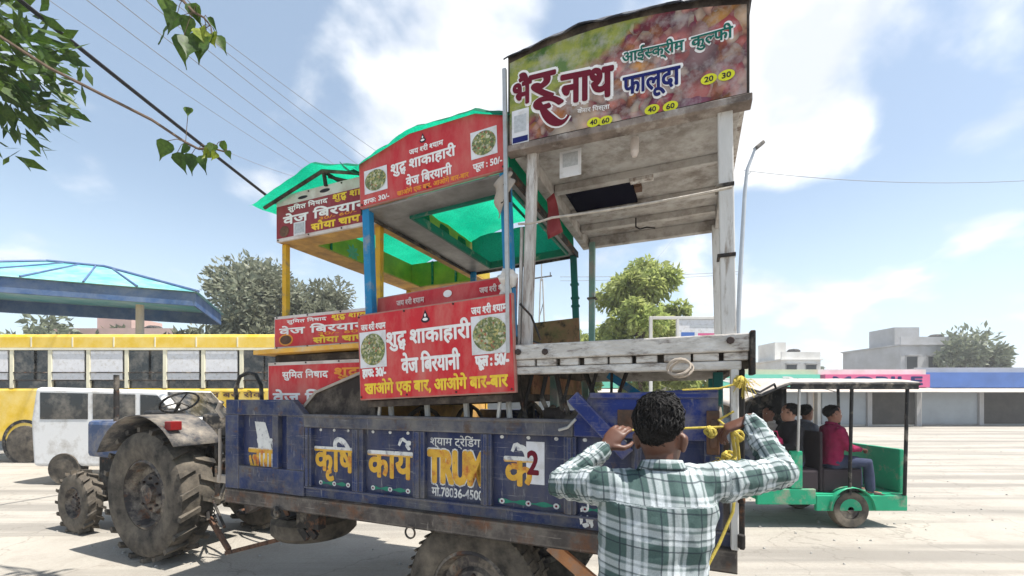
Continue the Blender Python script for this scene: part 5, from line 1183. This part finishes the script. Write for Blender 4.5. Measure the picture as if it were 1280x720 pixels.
part('canopy', 'rick_canopy', ric, lambda m: m.grid(canopy, 28, 14), 0, None, .02)
part('canopy_edge', 'black_plastic', ric, lambda m: (m.tube([(-1.42, -.08, 1.555), (-.68, -.08, 1.83), (.95, -.08, 1.83)], .02, 6), m.box(-.66, .94, -.085, -.065, 1.765, 1.815)), 0)
part('post', 'bare_steel', ric, lambda m: m.tube([(-.54, -.03, .98), (-.54, -.06, 1.83)], .016, 8), 0)
for x in (.12, .82): part('post', 'black_plastic', ric, lambda m: m.tube([(x, -.02, .42), (x, -.06, 1.83)], .02, 8), 0)
for x in (-.62, .82): part('post', 'black_plastic', ric, lambda m: m.tube([(x, 1.05, .42), (x, 1.10, 1.84)], .02, 8), 0)
part('bench', 'seat_dark', ric, lambda m: (m.box(-.16, .34, .05, 1.0, .4405, .74), m.box(-.20, -.161, .05, 1.0, .4405, 1.22)), .04)
part('cab_dark_sheet', 'black_plastic', ric, lambda m: m.grid(lambda u, v: (-.60 + .62 * u, 1.06 + .02 * math.sin(u * 21), .70 + 1.10 * v), 24, 4), 0, None, .006)  # added black sheet, stands in for the dark interior behind the passengers
part('roof_lining', 'seat_dark', ric, lambda m: m.box(-.70, .90, .0, 1.05, 1.79, 1.80))
part('number_plate', 'bus_yellow', ric, lambda m: m.box(.861, .868, .35, .75, .55, .68))
part('indicator', 'orange_print', ric, lambda m: m.box(-1.20, -1.13, .10, .149, .78, .84), .01)
part('bench', 'seat_dark', ric, lambda m: (m.box(-.66, -.205, .05, 1.0, .4405, .74)), .04)
part('driver_seat', 'seat_dark', ric, lambda m: m.box(-1.05, -.74, .25, .80, .4405, .72), .04)
part('handlebar', 'black_plastic', ric, lambda m: (m.tube([(-1.25, .2, 1.02), (-1.22, .53, 1.05), (-1.25, .86, 1.02)], .016, 8), m.tube([(-1.22, .53, 1.05), (-1.38, .53, .3)], .025, 8)), 0)
part('headlight', 'paper', ric, lambda m: m.lathe([(.001, -.03), (.08, -.02), (.09, .0), (.06, .06)], (-1.52, .53, .82), 'x', 16), 0)
for x, y in ((-1.40, .46), (.14, -.03), (.14, .93)):
    w_ = part('wheel', 'tyre', ric, lambda m: m.lathe([(.12, .02), (.16, .0), (.22, .0), (.235, .03), (.235, .10), (.22, .13), (.16, .13), (.12, .11)], (x, y, .235), 'y', 24), 0)
    part('hub', 'rim', w_, lambda m: m.lathe([(.12, .03), (.05, .03), (.04, .01), (.001, .01)], (x, y, .235), 'y', 16), 0)
part('mudguard', 'rick_green', ric, lambda m: m.grid(lambda u, v: (.14 + .29 * math.cos(math.pi * (1 - u)), -.06 + .16 * v, .235 + .29 * math.sin(math.pi * u)), 12, 2), 0, None, .008)
# ------------------------------------------------------------------ people
def blob(mb, name, m_, parent, voxel, it, off, post=None):
    o = mb.build(name, m_, None, 0, off)
    r = o.modifiers.new('r', 'REMESH'); r.mode = 'VOXEL'; r.voxel_size = voxel; r.use_smooth_shade = True
    s = o.modifiers.new('s', 'SMOOTH'); s.factor = .5; s.iterations = it
    bpy.context.view_layer.update()
    me = bpy.data.meshes.new_from_object(o.evaluated_get(bpy.context.evaluated_depsgraph_get()))
    o.modifiers.clear(); old = o.data; o.data = me; bpy.data.meshes.remove(old); me.name = name
    me.polygons.foreach_set('use_smooth', [True] * len(me.polygons))
    if not me.materials: me.materials.append(MT[m_])
    o.parent = parent
    if post: post(me)
    return o
def limb(mb, pts, rs, n=12):
    P = []; Rr = []
    pts = [Vector(p) for p in pts]
    d0 = (pts[0] - pts[1]).normalized(); d1 = (pts[-1] - pts[-2]).normalized()
    for k in (.95, .7, .35): P.append(pts[0] + d0 * rs[0] * k); Rr.append(rs[0] * math.sqrt(max(.02, 1 - k * k)))
    for p, r in zip(pts, rs): P.append(p); Rr.append(r)
    for k in (.35, .7, .95): P.append(pts[-1] + d1 * rs[-1] * k); Rr.append(rs[-1] * math.sqrt(max(.02, 1 - k * k)))
    mb.tube(P, Rr, n)
def hand(mb, wrist, d, palm, side, curl=(.5, .55, .6, .65), scale=1.0):
    d = Vector(d).normalized(); palm = Vector(palm); palm = (palm - d * palm.dot(d)).normalized(); w = d.cross(palm).normalized() * side   # w points to the thumb side
    wrist = Vector(wrist); k = scale
    mb.loft([(wrist - d * .02 * k, w * .026 * k, palm * .02 * k), (wrist + d * .02 * k, w * .032 * k, palm * .018 * k), (wrist + d * .055 * k, w * .042 * k, palm * .017 * k), (wrist + d * .09 * k, w * .042 * k, palm * .014 * k), (wrist + d * .10 * k, w * .036 * k, palm * .009 * k)], 14)
    for i, (o, ln) in enumerate(((.030, .068), (.0105, .076), (-.0095, .071), (-.029, .056))):
        p = wrist + d * .088 * k + w * o * k; a = 0; pts = [p - d * .02 * k, p]; 
        for j, f in enumerate((.45, .31, .24)):
            a += curl[i] * (1.0, 1.2, .9)[j]
            p = p + (d * math.cos(a) + palm * math.sin(a) + w * o * 1.2 * (1 - j * .4)) * ln * f * k; pts.append(p)
        limb(mb, pts, [.0095 * k, .0095 * k, .009 * k, .0082 * k, .007 * k], 8)
    t0 = wrist + d * .025 * k + w * .028 * k
    t1 = t0 + (d * .55 + w * .75 + palm * .35).normalized() * .04 * k; t2 = t1 + (d * .85 + w * .2 + palm * .5).normalized() * .032 * k; t3 = t2 + (d * .9 - w * .15 + palm * .45).normalized() * .024 * k
    limb(mb, [t0, t1, t2, t3], [.014 * k, .012 * k, .0105 * k, .0085 * k], 8)
def person(name, label, base, J, yaw, hyaw, cfg):
    """J: joints in world space; yaw / hyaw: heading of trunk and head, clockwise from +Y"""
    base = Vector(base); root = thing(name, label, 'person', base)
    fw = Vector((math.sin(yaw), math.cos(yaw), 0)); rt = Vector((math.cos(yaw), -math.sin(yaw), 0))
    hf = Vector((math.sin(hyaw), math.cos(hyaw), 0)); hr_ = Vector((math.cos(hyaw), -math.sin(hyaw), 0))
    J = {k: Vector(v) for k, v in J.items()}; up = Vector((0, 0, 1)); k = cfg.get('k', 1.0)
    pel, nk, hd = J['pelvis'], J['neck'], J['head']
    def trunk(mb, grow, z0=-.06, top=True):
        secs = []
        for t, a, b_ in ((z0, .165, .115), (.0, .17, .12), (.2, .158, .108), (.42, .16, .108), (.62, .172, .115), (.8, .18, .115), (.9, .165, .10), (.965, .11, .08), (1.02, .065, .06)):
            c = pel.lerp(nk, t) + fw * (.012 * math.sin(math.pi * t)); secs.append((c, rt * (a * k + grow), fw * (b_ * k + grow)))
        mb.loft(secs if top else secs[:-1], 24)
    b = MB(); trunk(b, -.012)
    limb(b, [nk - up * .04, nk.lerp(hd, .5), hd - up * .03], [.058 * k, .052 * k, .055 * k])
    hs = []
    for z, a, dp, o in ((-.118, .022, .022, .05), (-.110, .040, .050, .034), (-.08, .056, .072, .018), (-.04, .066, .086, .008), (0, .072, .092, .0), (.04, .074, .096, -.004), (.075, .066, .088, -.004), (.10, .046, .064, -.004), (.115, .016, .02, -.004)):
        hs.append((hd + up * z * k + hf * o * k, hr_ * a * k, hf * dp * k))
    b.loft(hs, 22)
    b.loft([(hd + hf * .085 * k + up * .012 * k, hr_ * .007 * k, up * .01 * k), (hd + hf * .098 * k - up * .012 * k, hr_ * .011 * k, up * .012 * k), (hd + hf * .108 * k - up * .03 * k, hr_ * .015 * k, up * .008 * k), (hd + hf * .09 * k - up * .038 * k, hr_ * .012 * k, up * .006 * k)], 10)
    for s in (-1, 1):
        c = hd + hr_ * s * .078 * k - up * (.012 - cfg.get('ear', 0)) * k - hf * .008 * k
        b.loft([(c - up * .032 * k, hr_ * .006 * k, hf * .008 * k), (c - up * .018 * k, hr_ * .010 * k, hf * .014 * k), (c + hr_ * s * .004 * k, hr_ * .012 * k, hf * .019 * k), (c + up * .02 * k + hr_ * s * .005 * k - hf * .004, hr_ * .012 * k, hf * .018 * k), (c + up * .034 * k - hf * .004, hr_ * .006 * k, hf * .008 * k)], 10)
    lipc = hd + hf * .093 * k - up * .066 * k; b.loft([(lipc - hr_ * .022 * k, up * .003 * k, hf * .003 * k), (lipc, up * .009 * k, hf * .008 * k), (lipc + hr_ * .022 * k, up * .003 * k, hf * .003 * k)], 8)
    for s in ('L', 'R'):
        sg = -1 if s == 'L' else 1
        limb(b, [J['sh' + s], J['sh' + s].lerp(J['el' + s], .5), J['el' + s], J['el' + s].lerp(J['wr' + s], .35), J['wr' + s]], [.046 * k, .045 * k, .037 * k, .038 * k, .026 * k])
        hand(b, J['wr' + s], J['hd' + s], J['pn' + s], cfg.get('thumb' + s, 1), cfg.get('curl' + s, (.5, .55, .6, .65)), k)
        limb(b, [J['hip' + s], J['hip' + s].lerp(J['kn' + s], .5), J['kn' + s], J['kn' + s].lerp(J['an' + s], .3), J['an' + s]], [.078 * k, .068 * k, .05 * k, .052 * k, .036 * k])
        limb(b, [J['an' + s] - up * .03 - J.get('toe' + s, fw) * .03, J['an' + s] - up * .045 + J.get('toe' + s, fw) * .12], [.036 * k, .028 * k])
    body = blob(b, 'body', cfg['skin'], root, cfg['vox'], 4, base)
    for s in (-1, 1):
        e = part('eye', 'eye_white', root, lambda m: m.ell(hd + hf * .083 * k + hr_ * s * .03 * k + up * .008 * k, .010 * k, .010 * k, .0055 * k), 0, base)
        part('iris', 'eye_dark', e, lambda m: m.ell(hd + hf * .091 * k + hr_ * s * .030 * k + up * .008 * k, .006 * k, .006 * k, .006 * k, 8, 6), 0, base)
    # shirt
    sh = MB(); trunk(sh, .016, -.12)
    for s in ('L', 'R'):
        S, E_, Wr = J['sh' + s], J['el' + s], J['wr' + s]
        limb(sh, [nk - up * .05 + (S - nk) * .25, S.lerp(nk, .35) - up * .012], [.062 * k, .066 * k])
        limb(sh, [S.lerp(nk - up * .1, .3), S, S.lerp(E_, .5), E_], [.080 * k, .070 * k, .060 * k, .053 * k], 16)
        lc = cfg.get('sleeve', .92); limb(sh, [E_, E_.lerp(Wr, lc * .5), E_.lerp(Wr, lc)], [.053 * k, .046 * k, .037 * k], 16)
    def wr(me):
        amp = cfg.get('fold', .007); nrm = [v.normal.copy() for v in me.vertices]
        at_ = me.attributes.new('weave', 'FLOAT_VECTOR', 'POINT'); dat = []
        for v, n in zip(me.vertices, nrm):
            p = v.co + base; best = None
            for s in ('L', 'R'):
                S, E_, Wr = J['sh' + s], J['el' + s], J['wr' + s]
                for a, c, o in ((S, E_, 0.0), (E_, Wr, (E_ - S).length)):
                    d = c - a; L_ = d.length; t = (p - a).dot(d) / L_ / L_; q = a + d * min(1, max(0, t)); ds = (p - q).length
                    ok = t > .12 if a is S else t > 0
                    if ok and ds < .105 * k and (best is None or ds < best[0]): best = (ds, o + t * L_, d.normalized(), p - q, s)
            q = p - base
            if best:
                ds, al, d, rad, s = best
                r1 = d.cross(Vector((0, 1, 0))).normalized(); r2 = d.cross(r1)
                ang = math.atan2(rad.dot(r1), rad.dot(r2))
                dat += [ang * .06, al, 0]
                f = 1 - abs(noise.noise(Vector((al * 16, ang * .9, 3.0 + (s == 'R') * 9)))) * 2
                f += .6 * (1 - abs(noise.noise(Vector((al * 34, ang * 1.6, 13.0)))) * 2)
                v.co += n * (f - .7) * amp * .9
            else:
                x = q.dot(rt); z = q.z
                dat += [x + .02 * math.sin(z * 9) * .4 + (.045 if z > 1.325 else 0), z + .012 * math.sin(x * 8) + (.03 if z > 1.325 else 0), 0]
                f = 1 - abs(noise.noise(Vector((x * 9 + z * 4, z * 7 - x * 5, 5 + 2 * (q.dot(fw) > 0))))) * 2
                f2 = 1 - abs(noise.noise(Vector((x * 22 - z * 9, z * 10 + x * 6, 8)))) * 2
                v.co += n * ((f - .5) * amp + (f2 - .5) * amp * .5)
        at_.data.foreach_set('vector', dat)
    shirt = blob(sh, 'shirt', cfg['shirt'], root, cfg['svox'], 3, base, wr)
    cb = MB(); cc = nk + up * .005
    def col(u, v):
        a = 2 * math.pi * u; r = (.066 + .016 * (1 - v)) * k; lift = .03 * v - .012 * math.cos(a - math.pi / 2)
        d = rt * math.cos(a) + fw * math.sin(a)
        return cc + d * r + up * (lift * k + .004) - fw * .004
    cb.grid(col, 28, 4); co = cb.build('collar', cfg['shirt'], root, 0, base, .008)
    cat_ = co.data.attributes.new('weave', 'FLOAT_VECTOR', 'POINT'); cat_.data.foreach_set('vector', [w for v in co.data.vertices for w in (math.atan2(v.co.x - (cc - base).x, v.co.y - (cc - base).y) * .08, v.co.z, 0)])
    tr = MB()
    tr.loft([(pel + up * .06, rt * .158 * k, fw * .112 * k), (pel, rt * .176 * k, fw * .125 * k), (pel - up * .08, rt * .172 * k, fw * .12 * k), (pel - up * .13, rt * .13 * k, fw * .09 * k)], 20)
    for s in ('L', 'R'):
        limb(tr, [J['hip' + s], J['hip' + s].lerp(J['kn' + s], .5), J['kn' + s], J['kn' + s].lerp(J['an' + s], .5), J['kn' + s].lerp(J['an' + s], .93)], [.095 * k, .084 * k, .068 * k, .064 * k, .058 * k], 16)
    blob(tr, 'trousers', cfg['pants'], root, max(.012, cfg['svox']), 3, base)
    for s in ('L', 'R'):
        td = J.get('toe' + s, fw); a = J['an' + s]; sd_ = Vector((td.y, -td.x, 0)); g0 = Vector((a.x, a.y, a.z - .085))
        part('shoe', 'shoe', root, lambda m: m.loft([(g0 - td * .07 + up * .03, sd_ * .02, up * .028), (g0 - td * .05 + up * .036, sd_ * .038, up * .036), (g0 + td * .03 + up * .040, sd_ * .042, up * .040), (g0 + td * .11 + up * .030, sd_ * .048, up * .030), (g0 + td * .17 + up * .022, sd_ * .038, up * .020), (g0 + td * .19 + up * .018, sd_ * .015, up * .010)], 14), 0, base)
    # hair
    h = MB(); hc = hd + up * .036 * k - hf * .020 * k; rnd = random.Random(cfg.get('seed', 1))
    h.ell((0, 0, 0), 1, 1, 1, 36, 26); pv = []
    hw, hl_, hh = cfg.get('hair', (.086, .098, .092))
    for v in h.v:
        q = Vector(v); hn = cfg.get('hairnoise', 1); g_ = 1 + hn * .10 * noise.noise(q * 2.6 + Vector((cfg.get('seed', 1), 0, 0))) + hn * .06 * noise.noise(q * 7)
        z = q.z
        if q.y > .25 and z < .15: g_ *= .80
        if z < -.2: g_ *= (1.0 if q.y < .1 else .82)
        wx = 1 + cfg.get('flare', 0) * z
        pv.append(hc + (hr_ * q.x * hw * wx + hf * q.y * hl_ + up * z * (hh if z > 0 else hh * cfg.get('nape', .98))) * k * g_)
    h.v = [tuple(p) for p in pv]; ho = h.build('hair', 'hair_black', root, 0, base)
    cu = MB()
    for i in range(cfg.get('curls', 500)):
        q = Vector((rnd.gauss(0, 1), rnd.gauss(-.25, 1), rnd.gauss(.25, 1))).normalized()
        if q.z < -.75 or (q.y > .45 and q.z < .35): continue
        p = hc + (hr_ * q.x * hw * (1 + cfg.get('flare', 0) * q.z) + hf * q.y * hl_ + up * q.z * (hh if q.z > 0 else hh * cfg.get('nape', .98))) * k; nn = (p - hc).normalized()
        a = nn.cross(Vector((rnd.gauss(0, 1), rnd.gauss(0, 1), rnd.gauss(0, 1)))).normalized(); c_ = nn.cross(a); r = rnd.uniform(.004, .009) * k * cfg.get('curl_size', 1)
        pts = [p - nn * .003 + nn * (.012 * k * j / 6) + (a * math.cos(j * 1.0) + c_ * math.sin(j * 1.0)) * r for j in range(7)]
        cu.tube(pts, .0016 * k, 3, False)
    for i in range(cfg.get('locks', 150)):          # wavy locks lying over the crown
        q = Vector((rnd.gauss(0, 1), rnd.gauss(-.25, 1), rnd.gauss(.35, 1))).normalized()
        if q.z < -.7 or (q.y > .5 and q.z < .35): continue
        sc_ = lambda v: hc + (hr_ * v.x * hw * (1 + cfg.get('flare', 0) * v.z) + hf * v.y * hl_ + up * v.z * (hh if v.z > 0 else hh * cfg.get('nape', .98))) * k
        t_ = Vector((rnd.gauss(0, .5), rnd.gauss(0, .5), -1)); t_ = (t_ - q * t_.dot(q)).normalized(); s_ = q.cross(t_); ph = rnd.uniform(0, 6); am = rnd.uniform(.04, .10); lf = max(.02, rnd.gauss(.085, .05)) if q.z > .1 else rnd.uniform(.02, .07)
        pts = []
        for j in range(8):
            a_ = j / 7; v = (q + t_ * a_ * rnd.uniform(.42, .50) + s_ * am * math.sin(ph + a_ * 5.5)).normalized(); pts.append(sc_(v * (1 + lf * math.sin(a_ * 2.6) + .02)))
        cu.tube(pts, [.0030 * k * (1 - .75 * (j / 7) ** 2) for j in range(8)], 3, False)
    tag(cu.build('hair_curls', 'hair_black', ho, 0, base), kind='stuff')
    return root
# the man tying the load
MJ = dict(pelvis=(.44, 1.40, .93), neck=(.495, 1.43, 1.415), head=(.500, 1.455, 1.535),
          shL=(.318, 1.45, 1.365), elL=(.186, 1.66, 1.330), wrL=(.372, 1.735, 1.455), hdL=(.55, .18, .62), pnL=(.55, .75, -.3),
          shR=(.655, 1.43, 1.375), elR=(.932, 1.50, 1.402), wrR=(.915, 1.665, 1.575), hdR=(-.80, .30, -.38), pnR=(-.25, .3, -1.0),
          hipL=(.35, 1.40, .90), knL=(.34, 1.44, .50), anL=(.33, 1.40, .09), hipR=(.53, 1.40, .90), knR=(.55, 1.47, .50), anR=(.56, 1.42, .09))
person('person', 'man with curly black hair in a green and white checked shirt tying a rope', (.44, 1.40, 0), MJ, R(8), R(36),
       dict(skin='skin_dark', shirt='plaid', pants='denim', vox=.0048, svox=.0065, fold=.011, curls=700, locks=2600, flare=.16, curl_size=1.9, hairnoise=2.2, nape=.82, k=.97, hair=(.070, .087, .099), seed=3, ear=-.012, thumbL=-1, thumbR=-1, curlL=(.28, .32, .36, .42), curlR=(.45, .5, .55, .6)))
# yellow rope in his hands
LH, RH = Vector((.445, 1.765, 1.525)), Vector((.845, 1.70, 1.545))
PT = W(.185, 2.14, 1.725)
def ropes():
    t = thing('yellow_rope', 'frayed yellow rope knotted by the man round the rear post of the trailer', 'rope', W(.185, 2.12, .9))
    b = t.location
    def tb(name, pts, r):
        m = MB(); pts = [Vector(p) - b for p in pts]; m.tube(pts, r, 7); return m.build(name, 'rope_yellow', t)
    tb('taut_strand', [LH, LH.lerp(RH, .5), RH, W(.10, 2.13, 1.56), W(.16, 2.12, 1.60)], .005)
    tb('upper_strand', [W(-.05, 2.12, 1.695), W(.10, 2.11, 1.70), PT], .0045)
    tb('hanging_strand', [RH + Vector((.03, .02, -.02)), RH + Vector((.06, .05, -.12)), at(905, 580, 1.78), at(893, 590, 1.76)], .007)
    tb('hanging_strand', [at(921, 545, 1.86), at(924, 575, 1.87), at(916, 640, 1.88), at(899, 680, 1.86), at(880, 716, 1.84), at(868, 760, 1.82)], .0065)
    def knot(name, c, r, seed, n=5):
        rnd = random.Random(seed); m = MB(); c = Vector(c) - b
        for k_ in range(n):
            ax = Vector((rnd.gauss(0, 1), rnd.gauss(0, 1), rnd.gauss(0, 1))).normalized(); u = ax.orthogonal().normalized(); v = ax.cross(u)
            m.tube([c + (u * math.cos(a) + v * math.sin(a)) * r for a in [2 * math.pi * i / 10 for i in range(11)]], .0065, 6, False)
        m.build(name, 'rope_yellow', t)
    knot('knot', at(888, 540, 1.70), .020, 2, 6); knot('knot', W(.185, 2.14, 1.73), .022, 3, 5); knot('knot', at(911, 572, 1.8), .026, 5, 5); knot('knot', at(922, 545, 1.88), .024, 6, 4)
    m = MB(); rnd = random.Random(9)
    for c, n, s in ((W(.20, 2.13, 1.72) - b, 45, .05), (at(905, 582, 1.79) - b, 40, .05)):
        for i in range(n):
            d = Vector((rnd.gauss(0, 1), rnd.gauss(0, 1), rnd.gauss(-.3, 1))).normalized() * s * rnd.uniform(.5, 1.3)
            m.tube([c, c + d * .6 + Vector((0, 0, .008)), c + d + Vector((0, 0, -.012))], .0016, 3, False)
    tag(m.build('frayed_fibres', 'rope_yellow', t), kind='stuff')
ropes()
rope('black_strap', 'cable_black', [W(.20, 2.2, 1.71), at(950, 490, 2.3), at(968, 480, 2.35), at(970, 486, 2.36), at(952, 494, 2.32), W(.205, 2.2, 1.70)], .006, 'thin dark strap looped out to the right of the trailer post', 0, 30)
# passengers
def seated(base, yaw, seat_z, hyaw, k=.95, lean=0.0, reach=None):
    f = Vector((math.sin(yaw), math.cos(yaw), 0)); r = Vector((math.cos(yaw), -math.sin(yaw), 0)); u = Vector((0, 0, 1)); b = Vector(base)
    pel = Vector((b.x, b.y, seat_z + .11 * k)); nk = pel + u * .48 * k + f * (.02 + lean); hd = nk + u * .145 * k + f * .015
    J = dict(pelvis=pel, neck=nk, head=hd)
    for s, sg in (('L', -1), ('R', 1)):
        sh_ = nk + r * sg * .165 * k - u * .06 * k; el = sh_ - u * .24 * k + f * .10 * k + r * sg * .03; w = el + f * .20 * k - u * .02 * k - r * sg * .10 * k
        if reach and s in reach: el, w = [Vector(q) for q in reach[s]]
        hip = pel + r * sg * .09 * k - u * .02; kn = hip + f * .40 * k + r * sg * .03; an = Vector((kn.x, kn.y, seat_z - .27)) + f * .03
        J.update({'sh' + s: sh_, 'el' + s: el, 'wr' + s: w, 'hd' + s: (w - el).normalized(), 'pn' + s: -u, 'hip' + s: hip, 'kn' + s: kn, 'an' + s: an, 'toe' + s: f})
    return J, yaw, hyaw
RO = ric.location
def rider(label, x, y, seat_z, yaw, hyaw, shirt, skin, seed, k=.95, lean=0., reach=None):
    J, a, b_ = seated((RO.x + x, RO.y + y, 0), yaw, seat_z, hyaw, k, lean, reach)
    return person('person', label, (RO.x + x, RO.y + y, seat_z - .35), J, a, b_, dict(skin=skin, shirt=shirt, pants='denim', vox=.011, svox=.015, fold=.008, curls=350, hair=(.084, .098, .09), seed=seed, k=k))
rider('dark haired driver in a grey shirt at the front of the auto rickshaw', -.90, .52, .72, R(-90), R(-60), 'grey_shirt', 'skin_mid', 5)
rider('passenger in a black jacket sitting behind the driver in the auto rickshaw', -.44, .24, .74, R(-90), R(-62), 'black_jacket', 'skin_light', 6, .98)
rider('passenger in maroon sitting on the rear bench of the auto rickshaw', .04, .20, .74, R(96), R(110), 'maroon_cloth', 'skin_mid', 7, .95)
rider('passenger in grey beside the maroon one on the rear bench', .06, .74, .74, R(90), R(80), 'grey_shirt', 'skin_mid', 8, .95)
rider('passenger in white on the far side of the middle bench of the auto rickshaw', -.42, .74, .74, R(-90), R(-110), 'cloth_white', 'skin_mid', 9, .93)
bagc = Vector((RO.x - .73, RO.y + .16, 1.02)); bg_ = MB(); bg_.loft([((0, 0, -.13), (.09, 0, 0), (0, .05, 0)), ((0, 0, -.12), (.12, 0, 0), (0, .07, 0)), ((0, 0, 0), (.125, 0, 0), (0, .075, 0)), ((0, 0, .10), (.11, 0, 0), (0, .065, 0)), ((0, 0, .13), (.07, 0, 0), (0, .03, 0))], 16)
bag = bg_.build('shoulder_bag', 'pink_bag'); bag.location = bagc; tag(bag, 'bright pink bag held on the lap of the passenger in the black jacket', 'bag')
part('handle', 'pink_bag', bag, lambda m: m.tube([(-.06, 0, .12), (-.04, 0, .20), (.04, 0, .20), (.06, 0, .12)], .008, 6))

# loose stones and litter on the road
def scatter():
    rnd = random.Random(31); m = MB()
    for i in range(420):
        D = 3.2 + 16 * rnd.random() ** 1.6; x = rnd.uniform(-1.1, 1.15) * D; s = rnd.uniform(.005, .018) * (1 if rnd.random() < .93 else 1.8)
        c = Vector((x, D, s * .35)); b = len(m.v)
        pts = [c + Vector((math.cos(a) * s * rnd.uniform(.7, 1.2), math.sin(a) * s * rnd.uniform(.7, 1.2), -s * .4)) for a in [k * 1.2566 for k in range(5)]]
        tp_ = [c + (p - c) * .6 + Vector((0, 0, s * rnd.uniform(.7, 1.0))) for p in pts]
        m.add(pts + tp_, [(0, 1, 6, 5), (1, 2, 7, 6), (2, 3, 8, 7), (3, 4, 9, 8), (4, 0, 5, 9), (5, 6, 7, 8, 9)])
    tag(m.build('loose_stones', 'concrete_pole'), 'small loose stones strewn over the road', 'stones', kind='stuff')
scatter()

# the dusty air of the road
hm = bpy.data.materials.new('haze'); hm.use_nodes = True; hn_ = hm.node_tree.nodes; hn_.remove(hn_['Principled BSDF'])
pv_ = hn_.new('ShaderNodeVolumePrincipled'); pv_.inputs['Color'].default_value = (.93, .95, .97, 1); pv_.inputs['Density'].default_value = .0020; pv_.inputs['Anisotropy'].default_value = .2
hm.node_tree.links.new(pv_.outputs[0], hn_['Material Output'].inputs['Volume']); MT['haze'] = hm
hb = MB(); hb.box(-410, 410, -70, 710, -1, 19); tag(hb.build('haze', 'haze'), kind='stuff')
